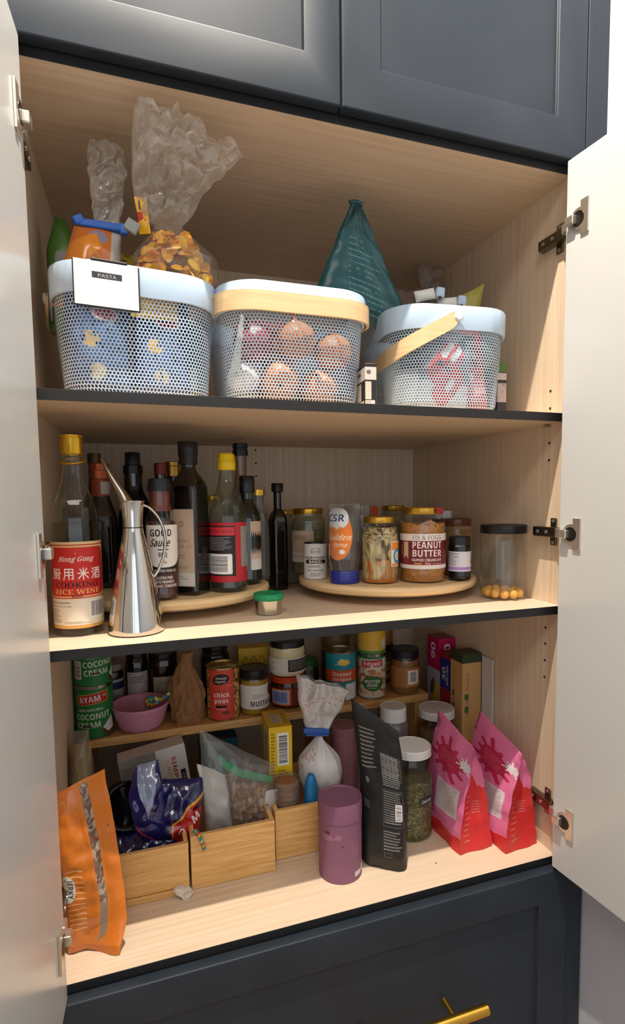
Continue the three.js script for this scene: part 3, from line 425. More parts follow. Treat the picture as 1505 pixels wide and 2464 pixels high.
{
  const pb = canvasTex(512, 256, (g, w, h) => { fill(g, '#b07537', 0, 0, w, h); speckle(g, w, h, 900, ['#c08745', '#9c6128', '#a96c30', '#8a5420'], 2, 8); for (let k = 0; k < 26; k++) ell(g, '#7b5c3c', rnd(0, w), rnd(0, 60), rnd(4, 14), rnd(3, 8), rnd(0, 3)); });
  const m = printed(1024, 420, (g, w, h) => {
    fill(g, '#6b1f26', 0, 0, w, h); fill(g, '#e8dcd6', 0, 0, w, 84); fill(g, '#e8dcd6', 0, 372, w, 48);
    txt(g, 'FIX & FOGG', 620, 46, 70, '#6a5b57', { b: false, w: 340 }); txt(g, 'PEANUT', 620, 134, 112, '#efdcd8', { w: 350 }); txt(g, 'BUTTER', 620, 232, 112, '#efdcd8', { w: 350 }); txt(g, 'SUPER CRUNCHY', 620, 312, 44, '#efdcd8', { w: 350 }); fill(g, '#d08a3a', 470, 346, 90, 18); txt(g, '750g', 620, 354, 34, '#e8a9a0', { i: true }); txt(g, 'No additives', 740, 354, 20, '#e8a9a0');
    fill(g, '#7e2b30', 250, 96, 150, 270); poly(g, '#c8b07f', [[330, 96], [400, 96], [400, 300], [365, 264], [330, 300]]); txt(g, 'CRUNCHY', 300, 200, 30, '#c98f8a', { rot: -PI / 2 });
    fill(g, '#e8dcd6', 0, 96, 210, 270); smallPrint(g, 20, 110, 170, 230, 16, '#8a5e5c'); smallPrint(g, 20, 20, 160, 40, 3, '#6a5b57');
  }, 0.4);
  simpleJar('peanut_butter_jar', 'big jar of crunchy peanut butter with maroon label and gold lid', 'jar', [0.236, TT, -0.161], -27, { r: 0.0455, h: 0.149, lidMat: gold, lidR: 0.0405, lidH: 0.013, content: mat(0xffffff, 0.4, { map: pb }), level: 0.118, wobble: 0.01, labels: [[0.029, 0.098, 230, m, -14], [0.1365, 0.1492, 26, mat(0x9a2a2c, 0.5), 46, 'seal']] });
}
{
  const m = printed(400, 400, (g, w, h) => { fill(g, '#d9d6de', 0, 0, w, h); fill(g, '#a884c4', 0, 310, w, 60); smallPrint(g, 20, 24, 190, 270, 15, '#6d6a74'); txt(g, 'NUTRITION', 110, 40, 24, '#4a4652'); fill(g, '#3b3742', 300, 20, 100, 6); barcode(g, 290, 40, 100, 240, true); });
  simpleJar('spread_jar', 'small black jar with a white and purple label next to the peanut butter', 'jar', [0.3085, TT, -0.139], -30, { r: 0.0225, h: 0.089, lidMat: black, lidR: 0.0215, lidH: 0.02, neck: 0.018, glass: mat(0x0f0d0e, 0.12), labels: [[0.02, 0.06, 230, m, 0]] });
}
const honey = mat(0xa35c1c, 0.2, { transmission: 0.35, thickness: 0 });
simpleJar('honey_jar', 'amber honey jar with a brown lid behind the small black jar', 'jar', [0.349, TT, -0.219], 0, { r: 0.0355, h: 0.122, lidMat: mat(0x59301c, 0.35), lidR: 0.034, lidH: 0.014, glass: clear(0xdcb98c, 0.08, 0.8), content: mat(0x9c5522, 0.3), level: 0.04 });
simpleJar('yeast_jar', 'dark jar with a square-edged white lid behind the peanut butter', 'jar', [0.37, TT, -0.31], 0, { r: 0.029, h: 0.137, lidMat: mat(0xdde3ea, 0.4), lidR: 0.022, lidH: 0.02, neck: 0.02, glass: mat(0x1c1512, 0.15) });
{
  const m = printed(256, 256, (g, w, h) => { fill(g, '#c9b093', 0, 0, w, h); fill(g, '#d9cdbb', 0, 180, w, 76); smallPrint(g, 30, 40, 180, 40, 3, '#8b7058'); smallPrint(g, 30, 196, 150, 30, 3, '#9c8f7d'); }), brine = canvasTex(256, 256, (g, w, h) => { fill(g, '#6f6a3c', 0, 0, w, h); for (let k = 0; k < 90; k++) ell(g, ['#7d7a45', '#5d5a30', '#8d8850', '#67642f'][k % 4], rnd(0, w), rnd(0, h), rnd(10, 26), rnd(8, 18), rnd(0, 3)); });
  simpleJar('olive_jar', 'tall jar of green olives with gold lid and beige label', 'jar', [0.058, TT, -0.372], -14, { r: 0.0389, h: 0.147, lidMat: gold, lidR: 0.0345, lidH: 0.012, glass: clear(0xdfe2cf, 0.06, 0.92), content: mat(0xffffff, 0.4, { map: brine }), level: 0.112, labels: [[0.028, 0.098, 86, m, -28]] });
}
{
  const t = simpleJar('dressing_jar', 'squat clear jar with an orange tag on its lid behind the jam', 'jar', [0.2, TT, -0.405], 0, { r: 0.0395, h: 0.152, lidMat: clear(0xd9d6d0, 0.25, 0.6), lidR: 0.039, lidH: 0.022, glass: clear(0xd9d6cf, 0.1, 0.8), content: mat(0x8d8468, 0.6), level: 0.1 });
  part('tag', box(0.026, 0.022, 0.003, 0.001), mat(0xd95a24, 0.5), t, [0.022, 0.138, 0.036], [0, R(30), 0]);
}
simpleJar('pickle_jar', 'gold-lidded jar at the back corner between the dressing jar and the white lid', 'jar', [0.29, TT, -0.41], 0, { r: 0.032, h: 0.15, lidMat: gold, lidR: 0.0285, lidH: 0.012, glass: clear(0xcfcbb8, 0.06, 0.85), content: mat(0x7a7048, 0.6), level: 0.1 });
{ // jar with a few beans
  const t = simpleJar('bean_jar', 'wide clear jar with a black lid and a layer of round yellow balls', 'jar', [0.3935, Y2, -0.112], -30, { r: 0.0447, h: 0.15, lidMat: black, lidR: 0.0455, lidH: 0.0165, neck: 0.041 });
  const ball = new THREE.SphereGeometry(0.0091, 20, 14), bm = mat(0xe2a84a, 0.55), spots = [];
  for (let k = 0; k < 11; k++) spots.push([Math.sin(k * 0.571) * 0.0325, Math.cos(k * 0.571) * 0.0325]);
  for (let k = 0; k < 5; k++) spots.push([Math.sin(k * 1.257 + 0.3) * 0.0145, Math.cos(k * 1.257 + 0.3) * 0.0145]);
  for (const [x, z] of spots) part('ball', ball, bm, t, [x, 0.0118 + rnd(0, 0.001), z]);
}

// ------------------------------------------------------------------ bottom shelf: riser, trays
{
  const t = thing('shelf_riser', 'long bamboo riser at the back of the bottom shelf holding cans', 'riser'), z0 = -0.575, z1 = -0.3565;
  part('top_board', grain(boxAt(-0.437, 0.362, RS - 0.018, RS, z0, z1, 0.002), 'x', 0.4), bamboo, t);
  for (const [x0, x1] of [[-0.435, -0.421], [0.098, 0.111], [0.326, 0.36]]) part('leg', grain(boxAt(x0, x1, 0, RS - 0.018, z0 + 0.01, z1 - 0.004, 0.0015), 'y', x0), bamboo, t);
  part('rail', grain(boxAt(-0.421, 0.098, RS - 0.06, RS - 0.02, z0 + 0.012, z0 + 0.022, 0.001), 'x'), bamboo, t); part('rail', grain(boxAt(0.111, 0.326, RS - 0.06, RS - 0.02, z0 + 0.012, z0 + 0.022, 0.001), 'x'), bamboo, t);
}
function tray(label, x0, x1, z0, z1, h, off, lip) {
  const t = thing('bamboo_tray', label, 'tray', [0, 0, 0], 0, 'bamboo trays on the bottom shelf'), y0 = lip ? 0.012 : 0.0005;
  part('front_board', grain(boxAt(x0, x1, y0, h, z1 - 0.009, z1, 0.0012), 'x', off), bamboo, t);
  part('back_board', grain(boxAt(x0, x1, y0, h, z0, z0 + 0.009, 0.0012), 'x', off + 1), bamboo, t);
  for (const x of [x0, x1 - 0.008]) part('side_board', grain(boxAt(x, x + 0.008, y0, h, z0 + 0.009, z1 - 0.009, 0.001), 'z', off), bamboo, t);
  part('bottom_board', grain(boxAt(x0 + 0.008, x1 - 0.008, y0, y0 + 0.006, z0 + 0.009, z1 - 0.009, 0.0005), 'z', off), bamboo, t);
  if (lip) part('base_strip', grain(boxAt(x0, x1, 0.0005, 0.011, z0, z1 + 0.004, 0.001), 'x', off + 2), bamboo, t);
}
tray('bamboo tray at the left holding the navy foil bag', -0.402, -0.2455, -0.35, -0.138, 0.092, 0.13, true);
tray('middle bamboo tray with the zip bag and a rainbow cord', -0.2415, -0.0865, -0.35, -0.14, 0.1005, 0.71, false);
tray('bamboo tray set back behind the plum tube', -0.079, 0.0755, -0.35, -0.168, 0.1, 1.27, false);

// ------------------------------------------------------------------ cans and jars on the riser
const tinRim = mat(0xc9b47a, 0.25, { metalness: 1 });
function can(label, pos, turn, r, h, m, group, lidMat = steel) {
  const t = thing('food_can', label, 'can', pos, turn, group);
  part('tin', lathe([[0, 0.002], [r - 0.004, 0.002], [r - 0.002, 0], [r + 0.0004, 0.0004], [r + 0.0004, 0.003], [r - 0.001, 0.0038], [r - 0.001, h - 0.0038], [r + 0.0004, h - 0.003], [r + 0.0004, h - 0.0004], [r - 0.0015, h], [r - 0.003, h - 0.004], [r - 0.012, h - 0.004], [r - 0.014, h - 0.003], [0, h - 0.003]], 48), lidMat, t);
  part('label', shell(r - 0.0004, 0.004, h - 0.004, 360), m, t);
  return t;
}
const coconutLabel = (flip) => printed(1024, 512, (g, w, h) => {
  fill(g, '#1d7a35', 0, 0, w, h); speckle(g, w, h, 300, ['#1a7030', '#228440'], 4, 12);
  g.save(); g.translate(flip ? 590 : 500, 260); g.scale(1.32, 1.2); g.translate(-505, -235);
  poly(g, '#d9a43a', [[392, 70], [610, 34], [612, 132], [396, 160]]); poly(g, '#b8261f', [[398, 76], [604, 42], [606, 126], [402, 154]]); txt(g, 'AYAM', 486, 104, 70, '#f1ebe2', { w: 150, rot: -0.12 }); ell(g, '#cfc8bd', 584, 78, 14, 12); ell(g, '#b8261f', 584, 78, 7, 6);
  txt(g, '100% NATURAL', 486, 196, 32, '#d8d8c8', { w: 180, rot: -0.05 }); txt(g, 'COCONUT', 500, 256, 70, '#e2e2d4', { w: 240, rot: -0.05 }); txt(g, 'CREAM', 470, 330, 70, '#e2e2d4', { w: 170, rot: -0.05 }); fill(g, '#1a1a16', 430, 330, 60, 16);
  ell(g, '#5d3420', 618, 392, 58, 44, -0.4); poly(g, '#e8e2e2', [[566, 362], [640, 270], [664, 390], [606, 412]]); g.restore();
  if (flip) barcode(g, 330, 250, 80, 190, true);
});
can('green coconut cream can standing on the bamboo riser at the wall', [-0.4105, RS, -0.392], 4, 0.0375, 0.109, coconutLabel(false), 'coconut cream cans');
can('green coconut cream can stacked on top of its twin', [-0.4105, RS + 0.109, -0.392], 4, 0.0375, 0.109, coconutLabel(true), 'coconut cream cans');
can('chickpea can with coral label and gold ring-pull rim beside the paper bag', [-0.141, RS, -0.394], -10, 0.0365, 0.119, printed(1024, 512, (g, w, h) => {
  fill(g, '#6f4d1c', 0, 0, w, h); for (let k = 0; k < 900; k++) { const x = rnd(0, w), y = rnd(0, h); ell(g, ['#d9a94e', '#c8913a', '#e5bd68', '#b98032'][k % 4], x, y, 15, 13); }
  fill(g, '#d94a3c', 362, 0, 270, h); ell(g, '#15110f', 500, 92, 82, 54, -0.1); ell(g, '#15110f', 456, 120, 46, 30); txt(g, 'Honest', 496, 82, 34, '#e9dcd0', { i: true }); txt(g, 'Organic', 486, 116, 30, '#e9dcd0', { i: true }); smallPrint(g, 560, 160, 60, 12, 1, '#f2cfc4'); txt(g, 'ORGANIC', 490, 214, 24, '#8d2620'); txt(g, 'chick', 500, 256, 66, '#f6e6da'); txt(g, 'peas', 496, 316, 66, '#f6e6da'); fill(g, '#15110f', 440, 364, 110, 24); smallPrint(g, 450, 400, 100, 12, 1, '#f2cfc4'); ell(g, '#7d2a20', 540, 440, 40, 18);
}), undefined, tinRim);
function riserJar(...a) { return simpleJar(...a); }
simpleJar('mustard_jar', 'mustard jar with black lid and white label next to the chickpeas', 'jar', [-0.069, RS, -0.396], -12, { r: 0.033, h: 0.104, lidMat: black, lidR: 0.0325, lidH: 0.02, content: mat(0xb28a2c, 0.4), level: 0.08, labels: [[0.016, 0.07, 220, printed(640, 280, (g, w, h) => { fill(g, '#e7e3da', 0, 0, w, h); ell(g, '#17130f', 566, 80, 66, 74); txt(g, 'MUSTARD', 420, 218, 84, '#201a14', { w: 300 }); smallPrint(g, 300, 110, 130, 50, 3, '#a79f90'); for (let k = 0; k < 5; k++) txt(g, '%&§'[k % 3], 60, 40 + k * 44, 40, '#3a332b'); })]] });
simpleJar('salsa_jar', 'dark red salsa jar with an orange lid under the white-label jar', 'jar', [0.014, RS, -0.412], -14, { r: 0.041, h: 0.076, lidMat: mat(0xc23a16, 0.4), lidR: 0.04, lidH: 0.014, content: mat(0x4a1408, 0.3), level: 0.058, labels: [[0.01, 0.05, 200, printed(512, 200, (g, w, h) => { fill(g, '#6d1d10', 0, 0, w, h); fill(g, '#d9701f', 90, 6, 190, 188); fill(g, '#c9cbd2', 104, 20, 160, 160); barcode(g, 110, 26, 148, 148); g.fillStyle = 'rgba(60,80,190,.45)'; g.fillRect(110, 26, 148, 148); fill(g, '#e0a32a', 380, 16, 60, 160); })]] });
simpleJar('mayonnaise_jar', 'cream-filled jar with a black and white label stacked on the orange-lidded jar', 'jar', [0.014, RS + 0.076, -0.412], -16, { r: 0.0435, h: 0.083, lidMat: black, lidR: 0.041, lidH: 0.014, content: mat(0xe3d3a6, 0.45), level: 0.068, labels: [[0.01, 0.046, 230, printed(640, 240, (g, w, h) => { fill(g, '#dcd6cb', 0, 0, w, h); fill(g, '#1d1b1a', 330, 20, 260, 190); smallPrint(g, 346, 40, 230, 150, 8, '#8f8b86', 0.2); for (let k = 0; k < 5; k++) { g.strokeStyle = '#4b4640'; g.lineWidth = 4; g.beginPath(); g.arc(150 + k % 2 * 46, 40 + k * 38, 14, 0, 5); g.stroke(); } })]] });
can('teal and orange chickpea can beside the butter beans', [0.149, RS, -0.412], -18, 0.0375, 0.12, printed(1024, 512, (g, w, h) => { fill(g, '#1f8f9c', 0, 0, w, h); for (let k = 0; k < 60; k++) ell(g, '#2ba3ae', rnd(0, w), rnd(0, 160), 8, 3, 0.6); ell(g, '#e9c64a', 540, 90, 70, 34); ell(g, '#f0d774', 520, 70, 30, 20); smallPrint(g, 440, 110, 70, 14, 1, '#dfeff0'); fill(g, '#d4552a', 0, 176, w, 130); txt(g, 'Steamed', 520, 220, 64, '#f2e3d4', { w: 220 }); txt(g, 'chickpeas', 520, 276, 50, '#f2e3d4', { w: 220 }); fill(g, '#1a7f8c', 0, 306, w, 206); fill(g, '#e4e9e6', 560, 330, 170, 182); }));
const beanLabel = printed(1024, 512, (g, w, h) => {
  fill(g, '#d9d2c2', 0, 0, w, h); for (let k = 0; k < 170; k++) { const a = rnd(0, w), b = rnd(140, 480); ell(g, ['#c98f58', '#b87a44', '#dba876', '#a96c38'][k % 4], a, b, 30, 18, rnd(0, 3)); }
  fill(g, '#cfd6cc', 0, 0, w, 70); fill(g, '#2f7d3a', 0, 0, w, 24); poly(g, '#c3271f', [[380, 44], [640, 30], [644, 120], [384, 132]]); txt(g, 'Edgell', 512, 82, 76, '#f3ece4', { w: 220 }); ell(g, '#2c6a2c', 520, 330, 130, 96); txt(g, 'BUTTER', 516, 306, 56, '#f0ead8', { w: 190 }); txt(g, 'BEANS', 516, 352, 44, '#f0ead8', { w: 130 }); smallPrint(g, 450, 384, 130, 14, 1, '#e2dcc8');
});
can('butter beans can with red logo and green roundel on the riser', [0.226, RS, -0.398], -22, 0.0345, 0.108, beanLabel);
can('yellow corn can stacked on the butter beans', [0.226, RS + 0.108, -0.398], -22, 0.0345, 0.108, printed(512, 256, (g, w, h) => { fill(g, '#d8b84a', 0, 0, w, h); fill(g, '#bcd5dc', 0, 0, 150, h); fill(g, '#bcd5dc', 380, 0, 140, h); ell(g, '#e3b532', 260, 110, 86, 110); speckle(g, w, h, 160, ['#d8a522', '#efcb58'], 4, 9); fill(g, '#4f8d3a', 0, 236, w, 20); ell(g, '#cfd8d8', 346, 190, 30, 34); }));
simpleJar('tahini_jar', 'brown nut butter jar with black lid and small barcode label', 'jar', [0.316, RS, -0.396], -26, { r: 0.0365, h: 0.11, lidMat: black, lidR: 0.035, lidH: 0.022, content: mat(0x8d5f34, 0.4), level: 0.086, labels: [[0.02, 0.07, 300, printed(800, 260, (g, w, h) => { fill(g, '#a4703a', 0, 0, w, h); g.fillStyle = '#b7763a'; g.fillRect(200, 0, 130, h); smallPrint(g, 214, 20, 100, 220, 9, '#8d5a2c'); fill(g, '#d9812c', 420, 30, 160, 210); fill(g, '#e7e3dc', 432, 40, 130, 180); barcode(g, 444, 50, 90, 150, true); })]] });
simpleJar('paste_jar', 'dark-lidded yellow-label jar tucked behind the butter beans', 'jar', [0.296, RS, -0.492], 0, { r: 0.034, h: 0.098, lidMat: black, lidR: 0.033, lidH: 0.015, content: mat(0x6b4a1c, 0.5), level: 0.07, labels: [[0.015, 0.06, 200, printed(256, 128, (g, w, h) => { fill(g, '#a89238', 0, 0, w, h); fill(g, '#3c5a2c', 0, 70, w, 20); smallPrint(g, 30, 20, 180, 30, 3, '#5a4a18'); }), -20]] });
simpleJar('paste_jar', 'caramel-coloured jar stacked at the back above the yellow-label jar', 'jar', [0.296, RS + 0.098, -0.492], 0, { r: 0.031, h: 0.09, lidMat: gold, content: mat(0xa5672a, 0.4), level: 0.07 });
simpleJar('pesto_jar', 'jar with a green lid in the dark behind the flowered bag', 'jar', [0.084, RS, -0.492], 0, { r: 0.033, h: 0.082, lidMat: mat(0x1d6b36, 0.45), lidH: 0.016, content: mat(0x27301a, 0.4), level: 0.06 });
can('gold-rimmed can high behind the teal can', [0.168, RS + 0.1, -0.502], 0, 0.0375, 0.07, mat(0x6b5a34, 0.4), undefined, tinRim);
can('plain tin underneath the gold-rimmed can', [0.168, RS, -0.502], 0, 0.0375, 0.1, mat(0x4a4032, 0.5));
{
  const t = thing('tea_box', 'yellow printed box lying behind the mustard', 'box', [-0.05, RS, -0.51], -6), m = printed(300, 200, (g, w, h) => { fill(g, '#d9b21c', 0, 0, w, h); for (let k = 0; k < 3; k++) { g.strokeStyle = '#8a6a10'; g.lineWidth = 6; g.beginPath(); g.arc(70 + k * 80, 60, 26, 0, 6.2); g.stroke(); } fill(g, '#a98a14', 20, 110, 260, 8); smallPrint(g, 30, 130, 220, 50, 3, '#8a6a10'); });
  part('carton', box(0.074, 0.125, 0.06, 0.0015).translate(0, 0.0625, 0), m, t);
}
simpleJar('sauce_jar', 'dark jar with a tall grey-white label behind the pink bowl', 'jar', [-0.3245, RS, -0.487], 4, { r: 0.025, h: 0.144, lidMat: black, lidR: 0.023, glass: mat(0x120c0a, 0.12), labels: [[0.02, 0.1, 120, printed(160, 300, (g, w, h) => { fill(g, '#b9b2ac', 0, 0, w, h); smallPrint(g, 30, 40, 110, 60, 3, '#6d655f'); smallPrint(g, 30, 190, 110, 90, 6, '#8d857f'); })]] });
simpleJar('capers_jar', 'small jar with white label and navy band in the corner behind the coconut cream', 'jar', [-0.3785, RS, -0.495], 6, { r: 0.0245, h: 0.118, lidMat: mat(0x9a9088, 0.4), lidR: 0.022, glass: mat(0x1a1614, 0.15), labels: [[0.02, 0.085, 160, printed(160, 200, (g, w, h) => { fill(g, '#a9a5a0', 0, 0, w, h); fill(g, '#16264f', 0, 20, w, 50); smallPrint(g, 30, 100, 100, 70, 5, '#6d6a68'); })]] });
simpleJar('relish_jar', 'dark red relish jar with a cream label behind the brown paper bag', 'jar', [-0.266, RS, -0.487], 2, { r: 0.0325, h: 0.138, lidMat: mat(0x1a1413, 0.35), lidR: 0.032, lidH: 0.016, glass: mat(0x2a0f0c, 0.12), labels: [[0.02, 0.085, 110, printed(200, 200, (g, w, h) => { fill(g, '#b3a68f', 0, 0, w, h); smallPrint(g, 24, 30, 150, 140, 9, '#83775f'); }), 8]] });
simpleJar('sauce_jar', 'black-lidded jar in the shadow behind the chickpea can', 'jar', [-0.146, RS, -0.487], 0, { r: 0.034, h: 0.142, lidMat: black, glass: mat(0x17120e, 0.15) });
{ // pink bowl with the rainbow cord
  const t = thing('snack_bowl', 'small pink plastic bowl on the riser front', 'bowl', [-0.319, RS, -0.394], 0), pink = mat(0xd48fa9, 0.4);
  part('bowl', lathe(curveProfile([[0, 0.001], [0.034, 0.0005], [0.042, 0.004], [0.051, 0.024], [0.058, 0.048], [0.0598, 0.054], [0.0585, 0.0548], [0.0568, 0.052], [0.049, 0.024], [0.04, 0.007], [0, 0.005]], 50), 56, 1.2), pink, t);
  const c = thing('rainbow_cord', 'knotted rainbow cord hanging over the rim of the pink bowl', 'cord', [-0.29, RS + 0.058, -0.378], 0);
  const g = tube([[-0.012, -0.014, 0.002], [-0.016, 0.002, 0.004], [-0.006, 0.011, 0.006], [0.005, 0.006, 0.009], [0.001, -0.004, 0.009], [-0.01, -0.001, 0.004], [-0.004, 0.008, -0.002], [0.012, 0.003, 0], [0.026, 0.009, -0.003], [0.031, 0.014, -0.004]], 0.0042, 90, 10);
  part('cord', g, mat(0xffffff, 0.7, { map: rainbow() }), c);
}
function rainbow() { const t = canvasTex(256, 64, (g, w, h) => { const cs = ['#c23a32', '#e0a62c', '#3f9a52', '#2f6fb5', '#e9c93c', '#2aa3b0']; for (let k = -3; k < 24; k++) poly(g, cs[(k + 6) % 6], [[k * 12, 0], [k * 12 + 12, 0], [k * 12 + 30, h], [k * 12 + 18, h]]); }); t.wrapS = t.wrapT = THREE.RepeatWrapping; t.repeat.set(0.8, 1); return t; }
{
  const c = thing('rainbow_cord', 'short rainbow cord draped over the edge of the middle bamboo tray', 'cord', [-0.2275, 0.1, -0.14], 0);
  part('cord', tube([[-0.006, -0.004, -0.014], [-0.005, 0.006, -0.007], [-0.002, 0.007, 0.001], [0.003, -0.002, 0.005], [0.007, -0.014, 0.0045], [0.01, -0.026, 0.004]], 0.0035, 40, 10), mat(0xffffff, 0.7, { map: rainbow() }), c);
}
// crumpled brown paper bag
{
  const t = thing('paper_bag', 'crumpled brown paper bag twisted shut beside the chickpea can', 'bag', [-0.2195, RS, -0.398], 6);
  const creases = (x, y, z) => Math.abs(n3(x * 46, y * 13, z * 46)) * 0.016 + Math.abs(n3(x * 95 + 4, y * 50, z * 95)) * 0.007, paper = mat(0x9a7048, 0.85, { side: THREE.DoubleSide, flatShading: true });
  part('paper', loft(46, 44, (u, v) => { const a = u * 2 * PI, y = v * 0.152, r = (v < 0.04 ? 0.03 + 0.2 * v : lerp(0.038, 0.041, sstep(0.05, 0.3, v))) * (1 - 0.66 * sstep(0.42, 0.95, v)), sway = 0.006 * Math.sin(v * 6 + 1); let x = Math.sin(a) * r * 1.02, z = Math.cos(a) * r * 0.9; const k = 1 - creases(x + 3, y, z) / 0.045; return [x * k + sway * v, y + 0.006 * n3(a, v * 4, 1) * v, z * k]; }), paper, t);
  part('bottom_fold', bag(0.05, 0.032, 0.016, { amp: 0.003, seed: 4, crump: 0.006 }), paper, t, [-0.004, 0.001, 0.033], [-0.25, 0, 0.06]);
}

// ------------------------------------------------------------------ tall cartons by the right side
function carton(name, label, x0, x1, h, z0, z1, mats, tilt = 0) { const t = thing(name, label, 'carton', [(x0 + x1) / 2, 0, (z0 + z1) / 2], tilt); part('carton', new THREE.BoxGeometry(x1 - x0, h, z1 - z0).translate(0, h / 2, 0), mats, t); return t; }
{
  const side = (sh) => printed(200, 900, (g, w, h) => { fill(g, '#c2185b', 0, 0, w, 210); fill(g, '#b9b4bc', 0, 210, w, 90); fill(g, '#e0bc22', 0, 300, w, h - 300); poly(g, '#b9b4bc', [[0, 210], [w, 210], [0, 520]]); ell(g, '#5d5148', 90, 330, 34, 60, 0.4); fill(g, '#3a3430', 60, 480, 90, 260); txt(g, 'SANDWICH BAGS', 104, 610, 30, '#d9cf9c', { rot: -PI / 2 }); if (sh) txt(g, '90', 100, 90, 104, '#f3e9ee', { rot: -PI / 2 }); });
  const end = printed(200, 200, (g, w, h) => { fill(g, '#8a5a3a', 0, 0, w, h); fill(g, '#a02050', 0, 120, w, 80); }), s1 = side(true);
  carton('sandwich_bag_box', 'pink and yellow sandwich bag carton marked 90 at the far wall', 0.394, 0.4405, 0.348, -0.42, -0.362, [s1, s1, end, end, s1, s1]);
  const foil = printed(200, 900, (g, w, h) => { fill(g, '#a01f2a', 0, 0, w, h); fill(g, '#1d2f86', 0, 0, w, 250); fill(g, '#a01f2a', 0, 0, w, 40); txt(g, '30', 70, 150, 90, '#e3e0ea', { rot: -PI / 2 }); txt(g, 'METRE', 140, 150, 44, '#e3e0ea', { rot: -PI / 2 }); txt(g, 'ALUMINIUM FOIL', 100, 620, 74, '#c9646a', { rot: -PI / 2, w: 480 }); });
  carton('foil_box', 'red and blue aluminium foil carton marked 30 between pink and kraft cartons', 0.392, 0.4365, 0.322, -0.352, -0.306, [foil, foil, mat(0x7c1620, 0.5), foil, foil, foil]);
  const kraft = printed(200, 900, (g, w, h) => { fill(g, '#cfa469', 0, 0, w, h); speckle(g, w, h, 800, ['#c69a5e', '#d8b07a'], 2, 5); fill(g, '#33412a', 0, 0, w, 56); txt(g, 'BAKING PAPER', 60, 250, 40, '#8a6636', { rot: -PI / 2, b: false }); for (const [y, c] of [[250, '#3f6b3a'], [330, '#3f6b3a']]) fill(g, c, 26, y, 40, 36); for (let k = 0; k < 10; k++) { g.strokeStyle = '#8f6a3a'; g.lineWidth = 4; g.strokeRect(rnd(10, 120), rnd(400, 820), rnd(20, 70), rnd(20, 60)); } });
  carton('baking_paper_box', 'kraft-brown baking paper carton with dark green top leaning by the wall', 0.387, 0.4375, 0.34, -0.296, -0.246, [kraft, kraft, mat(0x39402f, 0.5), kraft, kraft, kraft]);
  const b = thing('chopping_sheet', 'thin white flexible sheet standing against the wall beside the kraft carton', 'sheet', [0.4385, 0, -0.222], 0); part('sheet', box(0.0028, 0.335, 0.042, 0.0012).translate(0, 0.1676, 0), mat(0xd9d6d2, 0.5), b);
  const y = thing('stock_box', 'small yellow packet with a pale top behind the brown nut butter jar', 'packet', [0.3555, RS, -0.53], 0); part('carton', box(0.012, 0.05, 0.05, 0.001).translate(0, 0.025, 0), mat(0xc9ac3a, 0.5), y);
}

// ------------------------------------------------------------------ things standing at the front
{ // orange bag, standing on its side against the left wall
  const m = printed(512, 1536, (g, w, h) => {
    fill(g, '#d9791f', 0, 0, w, h); speckle(g, w, h, 500, ['#d2721b', '#df8228'], 6, 22);
    for (let k = 0; k < 24; k++) { g.strokeStyle = k % 2 ? '#f0c596' : '#c9702a'; g.lineWidth = 9; g.beginPath(); g.moveTo(20, 700 + k * 26); g.quadraticCurveTo(80, 670 + k * 26, 168, 712 + k * 26); g.stroke(); }
    ell(g, '#e9e6df', 34, 880, 56, 130); txt(g, 'JERKY', 46, 880, 66, '#4a4644', { rot: PI / 2 });
    g.fillStyle = '#8c7a6a'; g.beginPath(); g.moveTo(268, 30); g.lineTo(345, 26); g.lineTo(352, 1380); g.lineTo(284, 1440); g.closePath(); g.fill();
    g.save(); g.clip(); for (let k = 0; k < 140; k++) ell(g, ['#6f5f52', '#a39486', '#5c4c40', '#b8aa9b', '#7a5346'][k % 5], rnd(260, 356), rnd(20, 1100), rnd(14, 44), rnd(6, 22), rnd(0, 3)); g.restore();
    fill(g, '#c06a18', 30, 1470, w, 66);
  }, 0.28, { clearcoat: 0.4 });
  const t = thing('snack_bag', 'tall glossy orange snack bag with a clear window strip at the front corner', 'bag', [-0.3955, 0.001, -0.068], 12);
  part('film', bag(0.085, 0.27, 0.036, { nu: 40, nv: 60, amp: 0.003, fr: 34, seed: 8, n: 4, prof: (v, u) => Math.pow(Math.max(0, Math.sin(PI * clamp(v * 0.98 + 0.02, 0, 1))), 0.55) * (1 - 0.86 * sstep(0.5, 0.72, u)), def: ([x, y, z], u, v, s) => [x * (1 - 0.05 * v) + 0.004 * Math.sin(v * 4) - 0.016 * v - 0.016 * u * (1 - sstep(0, 0.18, v)), y * (1 + 0.09 * (u - 0.5)), z + (1 - v) * (1 - v) * 0.042 * sstep(0.3, 1, u)] }), m, t);
  part('hang_hole', new THREE.CylinderGeometry(0.0042, 0.0042, 0.0012, 16).rotateX(PI / 2), mat(0x4a4a38, 0.7), t, [0.0265, 0.178, 0.0045]); part('hang_hole', new THREE.CapsuleGeometry(0.0026, 0.009, 4, 10).scale(1, 1, 0.25), mat(0x4a4a38, 0.7), t, [0.0235, 0.186, 0.0045]);
}
